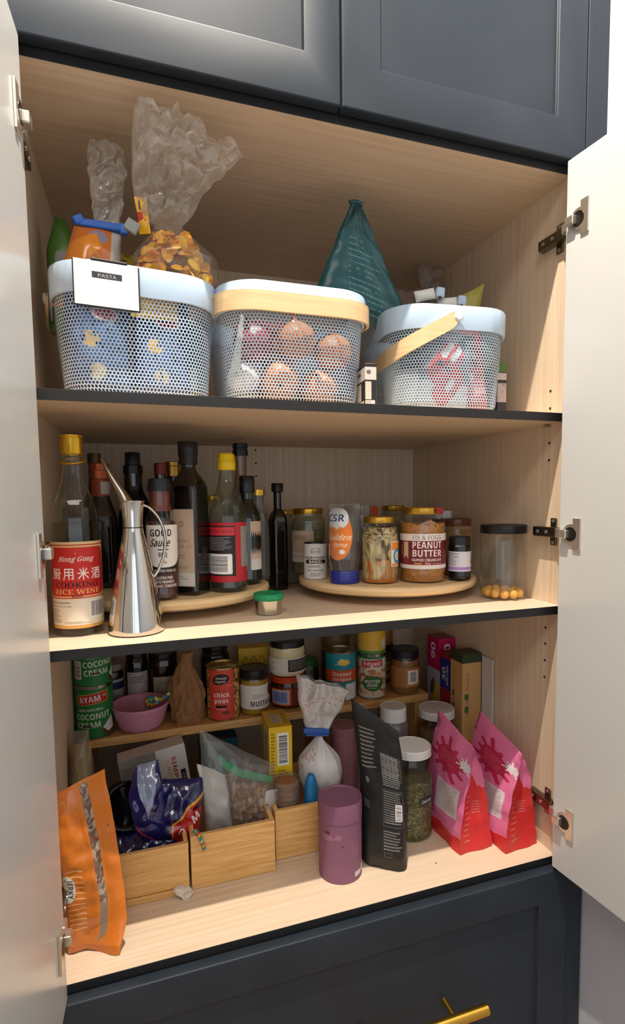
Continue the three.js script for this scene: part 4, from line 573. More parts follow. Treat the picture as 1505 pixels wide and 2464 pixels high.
{ // clear pasta packet on the left wall
  const t = thing('pasta_packet', 'clear packet of pale pasta squeezed between the wall and the orange bag', 'packet', [-0.4265, 0.001, -0.262], 0);
  part('film', bag(0.044, 0.275, 0.07, { amp: 0.003, seed: 21, wid: (v) => 1 - 0.35 * sstep(0.7, 1, v) }), clear(0xe2dccf, 0.15, 0.85), t);
  part('pasta', bag(0.037, 0.245, 0.055, { amp: 0.004, fr: 60, seed: 22 }), printed(128, 256, (g, w, h) => { fill(g, '#b8a25e', 0, 0, w, h); for (let k = 0; k < 260; k++) { g.strokeStyle = ['#cdb978', '#a08a48', '#d9c88c'][k % 3]; g.lineWidth = rnd(2, 5); const x = rnd(0, w), y = rnd(0, h); g.beginPath(); g.moveTo(x, y); g.lineTo(x + rnd(-8, 8), y + rnd(8, 26)); g.stroke(); } }, 0.6), t, [0, 0.004, 0]);
}
{ // black jar lying with its lid up
  const t = thing('black_jar', 'glossy black jar lying on its back in the tray behind the orange bag', 'jar', [-0.352, 0.122, -0.25], 8), b = mat(0x0b0b0c, 0.12);
  const tilt = sub('body', t); tilt.rotation.x = R(66);
  part('glass', lathe(curveProfile([[0, -0.06], [0.034, -0.06], [0.042, -0.054], [0.0435, -0.04], [0.0435, 0], [0.041, 0.012], [0.039, 0.016]], 30), 44), b, tilt);
  part('lid', lathe([[0, 0.026], [0.031, 0.026], [0.034, 0.0275], [0.038, 0.031], [0.0415, 0.031], [0.0435, 0.029], [0.044, 0.014], [0.041, 0.0135]], 48), b, tilt);
}
{ // navy foil bag in the first tray
  const foil = (draw) => printed(512, 512, draw, 0.16, { clearcoat: 0.6 }), t = thing('navy_foil_bag', 'crinkled navy foil bag with a red swoosh, folded over in the tray', 'bag', [-0.29, 0.02, -0.215], -6);
  const m1 = foil((g, w, h) => { fill(g, '#1b1c52', 0, 0, w, h); poly(g, '#d8a02c', [[220, 512], [220, 304], [512, 90], [512, 122], [250, 320]]); poly(g, '#b32220', [[226, 512], [232, 320], [512, 120], [512, 512]]); txt(g, 'D', 300, 376, 90, '#f3efe9', { i: true }); txt(g, 'M', 446, 280, 90, '#f3efe9', { rot: -0.6 }); poly(g, '#14143c', [[400, 230], [512, 140], [512, 200]]); fill(g, '#c8322c', 208, 260, 10, 252); });
  part('film', bag(0.094, 0.122, 0.06, { nu: 44, nv: 44, amp: 0.006, fr: 36, seed: 31 }), m1, t, [0.024, 0.036, 0.012], [-0.1, 0.1, -0.1]);
  part('lower_film', bag(0.145, 0.075, 0.07, { nu: 44, nv: 30, amp: 0.006, fr: 40, seed: 34 }), foil((g, w, h) => { fill(g, '#1a1b4a', 0, 0, w, h); speckle(g, w, h, 60, ['#22245c'], 10, 40); }), t, [-0.022, 0.0, 0.018], [-0.35, 0, 0.04]);
  part('folded_top', bag(0.052, 0.15, 0.022, { nu: 26, nv: 44, amp: 0.006, fr: 40, seed: 37, wid: (v) => 0.8 + 0.3 * Math.sin(v * 3), def: ([x, y, z], u, v) => [x - 0.01 * Math.sin(v * 3.2), y, z + 0.03 * Math.sin(v * 2.6) - 0.014 * v] }), foil((g, w, h) => { fill(g, '#1c1f5e', 0, 0, w, h); poly(g, '#8f9bb8', [[60, 0], [460, 0], [380, 150], [240, 300], [180, 200]]); poly(g, '#b32c30', [[0, 330], [26, 330], [230, 512], [180, 512]]); }), t, [-0.004, 0.052, 0.022], [-0.08, 0.2, 0.12]);
  part('white_edge', bag(0.06, 0.012, 0.004, { amp: 0.003, fr: 60, seed: 39 }), mat(0xd5d3d6, 0.3), t, [0.022, 0.042, 0.052], [0.3, 0, -0.75]);
}
{ // seed cracker box
  const t = thing('cracker_box', 'tilted white cracker box with red lettering behind the navy foil bag', 'box', [-0.279, 0.03, -0.3215], 4); t.rotation.z = R(8);
  const m = printed(800, 560, (g, w, h) => { fill(g, '#98938c', 0, 0, 440, h); smallPrint(g, 20, 60, 190, 440, 24, '#6a6660'); smallPrint(g, 220, 60, 200, 440, 24, '#6a6660'); fill(g, '#e4ded6', 440, 0, 360, h); fill(g, '#1e1c20', 700, 180, 60, 150); txt(g, 'CERES', 730, 255, 34, '#d9d4cc', { rot: PI / 2 }); txt(g, 'SIMPLY SEED', 640, 270, 72, '#b5402f', { rot: PI / 2, w: 400 }); txt(g, 'CRACKERS', 570, 240, 60, '#d0908a', { rot: PI / 2, w: 300, b: false }); smallPrint(g, 480, 200, 50, 110, 5, '#a59f96'); });
  const plain = mat(0xcfc9c0, 0.6); part('carton', new THREE.BoxGeometry(0.13, 0.168, 0.045).translate(0, 0.084, 0), [plain, plain, plain, plain, m, plain], t);
}
{ // zip bag
  const t = thing('zip_bag', 'clear zip bag with a green seal holding nuts and a white packet', 'bag', [-0.141, 0.008, -0.218], -5);
  const slant = (k) => ([x, y, z], u, v) => [x, y * (1 + k * (0.5 - u)), z + 0.012 * Math.sin(v * 2.5)];
  part('film', bag(0.142, 0.212, 0.062, { nu: 44, nv: 50, amp: 0.005, fr: 30, seed: 41, n: 5, prof: (v) => Math.pow(Math.max(0, 1 - Math.pow(clamp(v, 0, 1), 3)), 0.7) * Math.min(1, 0.35 + v * 6), def: slant(0.42) }), clear(0xeff0f0, 0.1, 0.93), t);
  part('white_packet', bag(0.05, 0.168, 0.03, { amp: 0.005, fr: 34, seed: 43, def: slant(0.2) }), mat(0xcfcdc9, 0.55), t, [-0.034, 0.006, -0.002], [0, 0, 0.1]);
  part('nuts', bag(0.078, 0.1, 0.044, { nu: 40, nv: 40, amp: 0.006, fr: 80, seed: 45 }), printed(256, 256, (g, w, h) => { fill(g, '#7d5a3e', 0, 0, w, h); for (let k = 0; k < 170; k++) { ell(g, ['#a07a56', '#6b4a2c', '#b8926a', '#8a643c'][k % 4], rnd(0, w), rnd(0, h), rnd(12, 24), rnd(7, 13), rnd(0, 3)); } }, 0.6), t, [0.024, 0.042, 0.002]);
  const seal = loft(8, 24, (u, v) => { const x = lerp(-0.036, 0.062, v), y = 0.2 - 0.052 * v - 0.012 * Math.sin(v * PI), a = u * 2 * PI; return [x, y + Math.cos(a) * (0.0105 - 0.003 * v), 0.022 + 0.004 * Math.sin(v * 7) + Math.sin(a) * 0.0016]; });
  part('zip_seal', seal, mat(0x1f8a55, 0.4), t);
  part('side_panel', bag(0.026, 0.05, 0.006, { amp: 0.002, seed: 47 }), mat(0xd7d3cd, 0.5), t, [0.06, 0.07, 0.014], [0, 0.3, -0.1]);
}
{ // yellow carton
  const front = printed(256, 512, (g, w, h) => { fill(g, '#e3bb16', 0, 0, w, h); fill(g, '#e4ddcf', 90, 30, 130, 160); barcode(g, 96, 36, 118, 148, true); smallPrint(g, 20, 30, 50, 260, 16, '#8a6f10'); smallPrint(g, 90, 210, 140, 60, 4, '#8a6f10'); for (let k = 0; k < 3; k++) { g.strokeStyle = '#a8860c'; g.lineWidth = 6; g.beginPath(); g.arc(60 + k * 50, 330, 20, PI, 2 * PI); g.stroke(); fill(g, '#a8860c', 40 + k * 50, 330, 6, 50); } fill(g, '#d8d4cb', 196, 300, 36, 100); }), top = printed(256, 400, (g, w, h) => { fill(g, '#dcb414', 0, 0, w, h); fill(g, '#c9c2b2', 60, 90, 110, 210); smallPrint(g, 70, 100, 90, 190, 9, '#9a937f'); smallPrint(g, 190, 40, 50, 300, 10, '#8a6f10'); });
  carton('yellow_carton', 'upright bright yellow food carton between the zip bag and the flowered bag', -0.0685, -0.02, 0.226, -0.338, -0.245, [front, front, top, front, front, front], -3);
  const y = scene.children.at(-1); y.position.y = 0.008;
}
{ // cookie tub
  const t = thing('cookie_tub', 'clear round tub of brown cookies in front of the yellow carton', 'tub', [-0.0455, 0.0075, -0.2085], 0), ck = mat(0x8c5a30, 0.7), cg = lathe(curveProfile([[0, -0.006], [0.02, -0.006], [0.0235, -0.003], [0.0235, 0.003], [0.02, 0.006], [0, 0.0065]], 20), 28);
  part('tub_wall', lathe([[0.027, 0.001], [0.0272, 0.135]], 40), clear(0xdedbd6, 0.15, 0.88), t);
  for (let k = 0; k < 10; k++) part('cookie', cg, ck, t, [rnd(-0.002, 0.002), 0.01 + k * 0.0125, rnd(-0.002, 0.002)], [rnd(-0.06, 0.06), rnd(0, 3), rnd(-0.06, 0.06)]);
  part('label', shell(0.0275, 0.052, 0.066, 120), mat(0xd0cbc4, 0.5), t, undefined, [0, R(20), 0]);
}
{
  const t = thing('blue_bottle', 'bright blue squeezy pack wedged behind the flowered bag', 'bottle', [0.0025, 0.0075, -0.195], 0);
  part('pack', lathe(curveProfile([[0, 0.001], [0.01, 0.001], [0.0135, 0.006], [0.014, 0.05], [0.014, 0.1], [0.011, 0.128], [0.006, 0.14], [0, 0.143]], 30), 30), mat(0x1f74ad, 0.4), t);
}
{ // flowered bag with blue clip
  const m = printed(512, 512, (g, w, h) => { fill(g, '#dcdad9', 0, 0, w, h); for (let k = 0; k < 120; k++) { const x = rnd(0, w), y = rnd(0, 330), c = ['#d4a39a', '#cf8f80', '#c9b0a8'][k % 3]; for (let q = 0; q < 3; q++) ell(g, c, x + rnd(-7, 7), y + rnd(-5, 5), rnd(3, 7), rnd(2, 4), rnd(0, 3)); } for (let k = 0; k < 7; k++) ell(g, '#d79a4a', rnd(40, 470), rnd(120, 230), 12, 9, rnd(0, 3)); speckle(g, w, h, 60, ['#bcbcc0'], 4, 10); }, 0.45);
  const plainM = printed(512, 512, (g, w, h) => { fill(g, '#dddcdc', 0, 0, w, h); for (let k = 0; k < 26; k++) { const x = rnd(150, 300), y = rnd(60, 330); for (let q = 0; q < 3; q++) ell(g, ['#d4a39a', '#cf8f80'][k % 2], x + rnd(-7, 7), y + rnd(-5, 5), rnd(3, 7), rnd(2, 4), rnd(0, 3)); } }, 0.45);
  const t = thing('flowered_bag', 'white flowered plastic bag clipped shut with a blue clip', 'bag', [0.0425, 0.0075, -0.262], -14);
  part('bag_body', loft(56, 40, (u, v) => { const a = u * 2 * PI, y = v * 0.192, r = v < 0.12 ? lerp(0.026, 0.03, v / 0.12) : lerp(0.03, 0.0525, sstep(0.12, 0.6, v)) * (1 - 0.82 * Math.pow(sstep(0.62, 1, v), 1.2)); const k = 1 + 0.09 * n3(Math.sin(a) * 3, y * 34, Math.cos(a) * 3 + 5) + 0.05 * Math.sin(a * 9) * sstep(0.7, 1, v); return [Math.sin(a) * r * k, y, Math.cos(a) * r * k * lerp(0.85, 0.4, sstep(0.8, 1, v))]; }), plainM, t, undefined, [0, 2.2, 0]);
  part('bag_top', bag(0.118, 0.112, 0.03, { nu: 44, nv: 34, amp: 0.007, fr: 34, seed: 53, prof: (v) => 0.25 + 0.75 * Math.sin(v * 2.4), wid: (v) => lerp(0.28, 1, Math.pow(v, 0.6)), def: ([x, y, z], u, v) => [x + 0.012 * v, y * (1 + 0.34 * (0.4 - u) * v), z + 0.006 * Math.sin(u * 22) * v] }), m, t, [-0.002, 0.196, 0.0]);
  const clip = part('clip', box(0.056, 0.0125, 0.011, 0.003).translate(0, 0, 0), mat(0x2f63b8, 0.4), t, [-0.006, 0.2, 0.004], [0, 0, -0.06]);
  part('clip_jaw', box(0.05, 0.005, 0.013, 0.002), mat(0x2a58a6, 0.4), clip, [0.002, -0.008, 0]);
}
simpleJar('pink_tin', 'muted pink tin in the shade between the flowered bag and black pouch', 'tin', [0.1205, 0, -0.318], 0, { r: 0.0315, h: 0.186, lidMat: mat(0xa07078, 0.5), lidR: 0.032, glass: mat(0x9a6a72, 0.5) });
{ const t = thing('teal_box', 'dark teal carton in the shadow under the riser', 'box', [-0.15, 0, -0.44], 0); part('carton', box(0.085, 0.15, 0.05, 0.001).translate(0, 0.075, 0), printed(128, 128, (g, w, h) => { fill(g, '#1c5a68', 0, 0, w, h); fill(g, '#8a3a34', 40, 90, 60, 30); }), t); }
{ // plum tube
  const m = printed(1024, 700, (g, w, h) => { fill(g, '#84566f', 0, 0, w, h); speckle(g, w, h, 200, ['#80536b', '#8a5c75'], 6, 20); g.strokeStyle = '#94607a'; g.lineWidth = 4; g.strokeRect(576, 230, 110, 180); smallPrint(g, 590, 250, 80, 140, 8, '#94607a'); fill(g, '#5a2e48', 380, 96, 46, 34); poly(g, '#9a6a80', [[360, 140], [420, 130], [470, 180], [380, 210]]); poly(g, '#a06f86', [[470, 120], [520, 130], [500, 180], [460, 170]]); ell(g, '#3c1c2e', 520, 250, 9, 7); for (const [y, s] of [[300, 'ORGANIC'], [350, 'HOT'], [400, 'COCOA']]) txt(g, s, 450, y, 40, '#8a5570', { b: false }); g.strokeRect(420, 520, 110, 60); fill(g, '#cfc3c9', 620, 590, 70, 60); txt(g, '♻', 655, 622, 46, '#4c4048'); ell(g, '#cfc3c9', 730, 600, 34, 60); }, 0.6);
  const t = thing('cocoa_tube', 'plum-coloured cardboard tube standing at the front edge', 'tube', [0.03, 0, -0.101], -17);
  part('tube_wall', shell(0.0406, 0.0005, 0.113, 360), m, t); part('base', new THREE.CircleGeometry(0.0405, 44).rotateX(PI / 2), mat(0x6a3a52, 0.7), t, [0, 0.001, 0]);
  part('lid', lathe([[0, 0.1445], [0.0375, 0.1445], [0.039, 0.147], [0.0412, 0.1472], [0.0414, 0.146], [0.0414, 0.113], [0.0408, 0.1128]], 52), mat(0x84566f, 0.55), t);
}
{ // black pouch
  const m = printed(512, 1400, (g, w, h) => { fill(g, '#101011', 0, 0, w, h); for (let k = 0; k < 10; k++) { g.save(); g.translate(60, 190 + k * 36); g.rotate(-0.2); smallPrint(g, 0, 0, 180, 24, 1, '#8d8c8a'); g.restore(); } ell(g, '#6a6d68', 110, 620, 20, 28); txt(g, '✗', 250, 380, 40, '#9a9996'); smallPrint(g, 60, 800, 90, 70, 4, '#6c6c6c'); g.strokeStyle = '#7d7c7a'; g.lineWidth = 3; for (let r = 0; r < 10; r++) for (let c = 0; c < 5; c++) g.strokeRect(276 + c * 42, 330 + r * 24, 40, 22); smallPrint(g, 280, 336, 190, 300, 16, '#a4a3a0', 0.1); g.strokeRect(270, 660, 210, 330); smallPrint(g, 282, 672, 190, 300, 14, '#8d8c8a', 0.15); barcode(g, 400, 780, 70, 150, true); smallPrint(g, 270, 1030, 210, 180, 7, '#7a7977'); g.strokeRect(280, 1220, 80, 40); }, 0.5);
  const t = thing('black_pouch', 'matte black stand-up pouch with white fine print at the front', 'pouch', [0.1165, 0.0008, -0.094], -30);
  part('film', bag(0.09, 0.292, 0.052, { nu: 36, nv: 60, amp: 0.0016, fr: 30, seed: 61, n: 6, prof: (v) => Math.pow(Math.max(0, 1 - v), 0.75) * Math.min(1, 0.55 + v * 5), def: ([x, y, z], u, v) => [x + 0.006 * Math.sin(v * 3) - 0.018 * v, y * (1 + (0.2 * (0.5 - u)) * v) + 0.012 * (1 - v) * (1 - sstep(0, 0.25, u) ) , z + 0.01 * u * (1 - v) - 0.006 * Math.sin(v * 3)] }), m, t);
}
// jars with white lids
const herbs = canvasTex(256, 256, (g, w, h) => { fill(g, '#4f4a2a', 0, 0, w, h); speckle(g, w, h, 2600, ['#6b6538', '#3d3a20', '#857c4c', '#585326', '#2f2d19'], 2, 8); });
simpleJar('herb_jar', 'big jar of dried green herbs with white lid in front', 'jar', [0.2135, 0, -0.165], -26, { r: 0.0435, h: 0.19, lidMat: mat(0xdcdcdc, 0.4), lidR: 0.0405, lidH: 0.017, content: mat(0xffffff, 0.8, { map: herbs }), level: 0.125, wobble: 0.008, labels: [[0.08, 0.094, 46, printed(160, 60, (g, w, h) => { fill(g, '#23252c', 0, 0, w, h); txt(g, 'ZAATAR', 80, 32, 34, '#d9d9d6', { f: 'monospace' }); }), 44], [0.04, 0.1, 36, printed(100, 160, (g, w, h) => { g.clearRect(0, 0, w, h); ell(g, '#b9b9b2', 50, 80, 44, 70); }, 0.4, { transparent: true, alphaTest: 0.5 }), -52, 'worn_sticker']] });
simpleJar('plastic_jar', 'tall clear plastic bottle with a white screw lid between black pouch and riser', 'jar', [0.2185, 0, -0.262], -22, { r: 0.035, h: 0.238, lidMat: mat(0xdededf, 0.4), lidR: 0.0295, lidH: 0.03, neck: 0.027, glass: clear(0xd3d3d3, 0.14, 0.85), content: mat(0xa8a39a, 0.7), level: 0.1 });
simpleJar('spice_jar', 'jar of brown powder with a flat white lid behind the pink pouches', 'jar', [0.335, 0, -0.273], -28, { r: 0.0445, h: 0.214, lidMat: mat(0xdcdad6, 0.4), lidR: 0.042, lidH: 0.018, content: mat(0x6f5230, 0.7), level: 0.165 });

// flat-bottom pouches: wide panels left and right, gusset to the front, gathered to a ridge at the top
function pinkPouch(label, [x, z], turn, L, W, h, nearDrop, lean) {
  const t = thing('pink_pouch', label, 'pouch', [x, 0.0008, z], turn, 'pink and red pouches');
  const m = printed(1024, 700, (g, w, h2) => { // four panels side by side: front gusset, right, back, left
    fill(g, '#d8709a', 0, 0, w, h2);
    const wavy = (x0, x1, y, c) => { g.fillStyle = c; g.beginPath(); g.moveTo(x0, h2); g.lineTo(x0, y); for (let k = 0; k <= 12; k++) g.lineTo(lerp(x0, x1, k / 12), y + 14 * Math.sin(k * 2.4) + rnd(-6, 6)); g.lineTo(x1, h2); g.fill(); };
    wavy(0, 256, 300, '#cc2a2c'); poly(g, '#cc2a2c', [[60, 310], [128, 200], [196, 310]]); wavy(256, 1024, 610, '#cc2a2c');
    for (const [cx, cy, r, c] of [[900, 190, 74, '#b52a4c'], [1000, 150, 30, '#d9cfd2'], [640, 190, 74, '#b52a4c'], [20, 130, 30, '#d9cfd2']]) { for (let k = 0; k < 11; k++) { const a = k / 11 * 2 * PI, q = r * (1.15 + 0.25 * (k % 3)); g.strokeStyle = c; g.lineCap = 'round'; g.lineWidth = r * 0.3; g.beginPath(); g.moveTo(cx, cy); g.lineTo(cx + Math.cos(a) * q, cy + Math.sin(a) * q); g.stroke(); } ell(g, c, cx, cy, r, r); }
    smallPrint(g, 850, 150, 100, 80, 7, '#c4576e'); fill(g, '#d3c6c8', 860, 330, 130, 190); smallPrint(g, 868, 340, 114, 170, 14, '#a58d92', 0.1); fill(g, '#d3c6c8', 560, 330, 130, 190);
    for (let k = 0; k < 9; k++) smallPrint(g, 40, 360 + k * 34, 60, 12, 1, '#d98f90'); smallPrint(g, 120, 400, 90, 90, 5, '#cf6a6c');
  }, 0.42);
  const skin = loft(64, 44, (u, v) => { // local: x across (W), z along (L), ridge along z
    const q = u * 4, s = Math.floor(q) % 4, f = q - Math.floor(q), c = [[-1, 1], [1, 1], [1, -1], [-1, -1]], [ax, az] = c[s], [bx, bz] = c[(s + 1) % 4]; let px = lerp(ax, bx, f), pz = lerp(az, bz, f);
    const bulge = Math.sin(f * PI), nar = Math.pow(1 - Math.pow(v, 1.35), 0.9); let wx = W / 2 * nar + 0.0012, lz = L / 2 * (1 - 0.04 * v);
    let X = px * wx, Z = pz * lz; if (s === 0 || s === 2) Z += (s === 0 ? -1 : 1) * bulge * 0.014 * Math.sin(v * 2.6) * (s === 0 ? 1 : 0.6); else X += Math.sign(px) * bulge * 0.009 * Math.sin(v * 3);
    let Y = v * h * (1 - nearDrop * (Z / L + 0.5) * v); const k = 0.004; X += k * n3(Y * 34, Z * 34, 2 + x * 40) + lean * v; Z += k * n3(Y * 30, X * 30, 7 + x * 40);
    return [X, Y, Z];
  }, { crease: 0.9 });
  part('film', skin, m, t); return t;
}
pinkPouch('pink and red pouch next to the herb jar', [0.3, -0.131], 3, 0.135, 0.074, 0.24, 0.16, 0.0);
pinkPouch('pink and red pouch nearest the right side wall', [0.3865, -0.108], 5, 0.14, 0.079, 0.235, 0.2, 0.004);
{ // scrap of paper in front of the trays
  const t = thing('paper_scrap', 'small crumpled scrap of white paper in front of the trays', 'paper', [-0.2475, 0.0006, -0.122], 20);
  part('paper', bag(0.024, 0.03, 0.006, { amp: 0.006, fr: 90, seed: 71 }), mat(0xd8cdbd, 0.7), t, [0, 0, 0], [-0.9, 0, 0.4]);
  const c = thing('crumb', 'tiny brown crumb on the bare front of the bottom shelf', 'crumb', [0.21, 0.0009, -0.057], 0); part('crumb', new THREE.IcosahedronGeometry(0.0013, 1), mat(0x5b3a1e, 0.9), c);
}

// ------------------------------------------------------------------ top shelf: three mesh baskets
const enamel = mat(0xb9d0e6, 0.3), enamelMesh = mat(0xb6c9dc, 0.4, { side: THREE.DoubleSide }), bentWood = mat(0xffffff, 0.4, { map: ashMap });
// rounded rectangle by share of its outline, starting at the middle of the front
function outline(s, a, b, r) {
  const A = a - r, B = b - r, q = PI * r / 2, segs = [A, q, 2 * B, q, 2 * A, q, 2 * B, q, A], total = segs.reduce((x, y) => x + y, 0); let d = ((s % 1) + 1) % 1 * total, k = 0; while (k < 8 && d > segs[k]) d -= segs[k++];
  const c = (cx, cz, a0) => { const t = a0 + d / r; return [cx + r * Math.sin(t), cz + r * Math.cos(t)]; };
  return [() => [d, b], () => c(A, B, 0), () => [a, B - d], () => c(A, -B, PI / 2), () => [A - d, -b], () => c(-A, -B, PI), () => [-a, -B + d], () => c(-A, B, 1.5 * PI), () => [-A + d, b]][k]();
}
const BASKET_H = 0.186;
function basketSize(y, a, b) { // half width, half depth, corner radius at height y
  const k = sstep(0, 0.15, y), low = y < 0.022 ? 0.017 * Math.pow(1 - y / 0.022, 2) : 0; return [lerp(a - 0.013, a - 0.003, k) - low, lerp(b - 0.013, b - 0.003, k) - low, lerp(0.052, 0.066, k)];
}
function basket(label, x, z, turn, a, b, handle) {
  const t = thing('mesh_basket', label, 'basket', [x, Y1, z], turn, 'white mesh baskets');
  const N = 150, ROWS = 29, y0 = 0.002, q = 0.00495, pos = [], idx = [];
  const at = (s, y) => { const [aa, bb, r] = basketSize(Math.max(0, y), aB, bB), [px, pz] = outline(s, aa, bb, r); return [px, y, pz]; }, aB = a, bB = b;
  for (let j = 0; j < ROWS; j++) for (let i = 0; i < N; i++) {
    const cs = (i + (j % 2) * 0.5) / N, cy = y0 + q * (j + 0.67), base = pos.length / 3, off = [[0.5, 1 / 3], [0, 2 / 3], [-0.5, 1 / 3], [-0.5, -1 / 3], [0, -2 / 3], [0.5, -1 / 3]];
    for (const k of [1, 0.7]) for (const [u, v] of off) pos.push(...at(cs + u * k / N, cy + v * k * q));
    for (let m = 0; m < 6; m++) { const n = (m + 1) % 6; idx.push(base + m, base + n, base + 6 + n, base + m, base + 6 + n, base + 6 + m); }
  }
  const g = new THREE.BufferGeometry(); g.setAttribute('position', new THREE.Float32BufferAttribute(pos, 3)); g.setIndex(idx); g.computeVertexNormals();
  part('mesh_wall', g, enamelMesh, t);
  part('rim', loft(120, 10, (u, v) => { const prof = [[0.0, 0.144], [0.003, 0.1445], [0.0038, 0.148], [0.0042, 0.166], [0.0045, 0.182], [0.0036, 0.1858], [0.0012, 0.186], [0.0004, 0.184], [-0.0006, 0.166], [-0.001, 0.148], [0.0, 0.144]][Math.round(v * 10)], [px, pz] = outline(u, a + prof[0] - 0.001, b + prof[0] - 0.001, 0.068); return [px, prof[1], pz]; }, { capBottom: false, capTop: false, crease: 0.7 }), enamel, t);
  const bs = new THREE.Shape(Array.from({ length: 80 }, (_, k) => { const [aa, bb, r] = basketSize(0.001, a, b), [px, pz] = outline(k / 80, aa, bb, r); return V2(px, pz); }));
  part('base', new THREE.ExtrudeGeometry(bs, { depth: 0.0015, bevelEnabled: false }).rotateX(PI / 2).translate(0, 0.002, 0), enamel, t);
  if (handle) { // a bent strip between two rivets; it swings about the rivets
    const h = sub('handle', t, [0, 0.165, 0]); const dir = handle.dir, drop = handle.drop; // dir: which way it is folded
    const inner = sub('strip', h); inner.rotation.y = dir;
    const A = handle.a, B = handle.b, n = 70, half = handle.half ?? 0.0145, th = 0.0045, geoPos = [];
    const strip = loft(8, n, (u, v) => { // path from rivet to rivet round the front
      const total = 2 * (B - 0.068) + PI * 0.068 + 2 * (A - 0.068); let s = (v - 0.5) * total, sg = Math.sign(s) || 1, d = Math.abs(s), px, pz, nx, nz; const fl = A - 0.068;
      if (d < fl) { px = d; pz = B; nx = 0; nz = 1; } else if (d < fl + PI * 0.034) { const tt = (d - fl) / 0.068; px = fl + 0.068 * Math.sin(tt); pz = B - 0.068 + 0.068 * Math.cos(tt); nx = Math.sin(tt); nz = Math.cos(tt); } else { px = A; pz = B - 0.068 - (d - fl - PI * 0.034); nx = 1; nz = 0; }
      const endT = Math.min(v, 1 - v) * n, hh = half * (endT < 3 ? Math.sqrt(Math.max(0.06, 1 - Math.pow(1 - endT / 3, 2))) : 1), c = [[1, 1], [1, 0], [1, -1], [0.5, -1], [0, -1], [0, 0], [0, 1], [0.5, 1]][Math.round(u * 8) % 8];
      return [sg * (px + nx * th * c[0]), hh * c[1] - Math.sin(drop) * Math.max(0, pz), nz * th * c[0] + pz * Math.cos(drop)];
    }, { crease: 0.6 });
    part('bent_strip', grain(strip, 'x', 0.3), bentWood, inner);
    for (const s of [-1, 1]) part('rivet', lathe([[0, 0.0035], [0.006, 0.003], [0.0085, 0.0008], [0.0085, 0]], 28), mat(0xd5dde4, 0.3), inner, [s * (A + th), 0, 0.002], [0, 0, -s * PI / 2]);
  }
  return t;
}
basket('mesh basket with a hanging card and the chip bag on top', -0.307, -0.163, 7, 0.1205, 0.125, { a: 0.125, b: 0.13, dir: PI, drop: 0.16 });
basket('mesh basket of onions with its wooden handle folded round the front', -0.0505, -0.157, 0, 0.1265, 0.125, { a: 0.1307, b: 0.1305, dir: 0, drop: 0.09, half: 0.0148 });
basket('mesh basket with red packets and its wooden handle hanging askew', 0.253, -0.167, -6, 0.118, 0.124, { a: 0.1285, b: 0.1245, dir: -PI / 2, drop: 0.5 });

{ // card hanging on the first basket
  const t = thing('label_card', 'white card with a small black embossed PASTA strip clipped on the basket rim', 'card', [-0.3395, Y1 + 0.118, -0.0225], 7);
  const m = printed(512, 360, (g, w, h) => { fill(g, '#eae4e1', 0, 0, w, h); fill(g, '#22262a', 140, 84, 240, 52); txt(g, 'PASTA', 260, 112, 36, '#9aa0a2', { f: 'monospace', w: 150 }); }, 0.5);
  const fr = mat(0x17181a, 0.45);
  part('backing', box(0.0885, 0.063, 0.0025, 0.0012).translate(0, 0.0315, 0), fr, t); part('card', new THREE.PlaneGeometry(0.0845, 0.0605), m, t, [-0.0004, 0.0322, 0.0016]);
  part('hook', box(0.048, 0.0035, 0.0115, 0.001), fr, t, [0.004, 0.0652, -0.0045]);
}
// ------------------------------------------------------------------ contents of the first basket
const shiny = (draw, w = 256, h = 384, rough = 0.25) => printed(w, h, draw, rough, { clearcoat: 0.3 });
const pastaBlue = (red) => shiny((g, w, h) => { fill(g, '#2b4478', 0, 0, w, h); fill(g, '#4a679c', 40, 140, 110, 150); fill(g, '#38587f', 150, 120, 106, 264); for (let k = 0; k < 2; k++) ell(g, ['#d9a94a', '#e0c890'][k], 90 + k * 24, 190 + k * 110, 34, 28); speckle(g, w, h, 70, ['#3b5a94', '#1b2c56', '#48689c'], 6, 30); if (red) { ell(g, '#d9cfd2', 150, 98, 56, 26); ell(g, '#b0283a', 150, 98, 44, 17); } });
function packet(name, label, pos, turn, w, h, d, m, o = {}, tilt = [0, 0]) { const t = thing(name, label, o.cat ?? 'packet', pos, turn, o.group); part('film', bag(w, h, d, { amp: 0.003, fr: 34, ...o }), m, t, undefined, [tilt[0], 0, tilt[1]]); return t; }
packet('pasta_bag', 'blue pasta packet behind the left half of the basket mesh', [-0.357, Y1 + 0.006, -0.098], 8, 0.092, 0.165, 0.05, pastaBlue(true), { seed: 3, group: 'blue pasta packets' });
packet('pasta_bag', 'blue pasta packet behind the right half of the basket mesh', [-0.264, Y1 + 0.006, -0.108], 6, 0.088, 0.16, 0.05, pastaBlue(true), { seed: 5, group: 'blue pasta packets' });
packet('pasta_bag', 'teal pasta packet in the right corner of the card basket', [-0.2135, Y1 + 0.006, -0.175], 40, 0.07, 0.15, 0.03, shiny((g, w, h) => { fill(g, '#3f7f8c', 0, 0, w, h); fill(g, '#cfd6d0', 40, 200, 90, 120); ell(g, '#d9b84a', 150, 330, 40, 26); }), { seed: 7 });
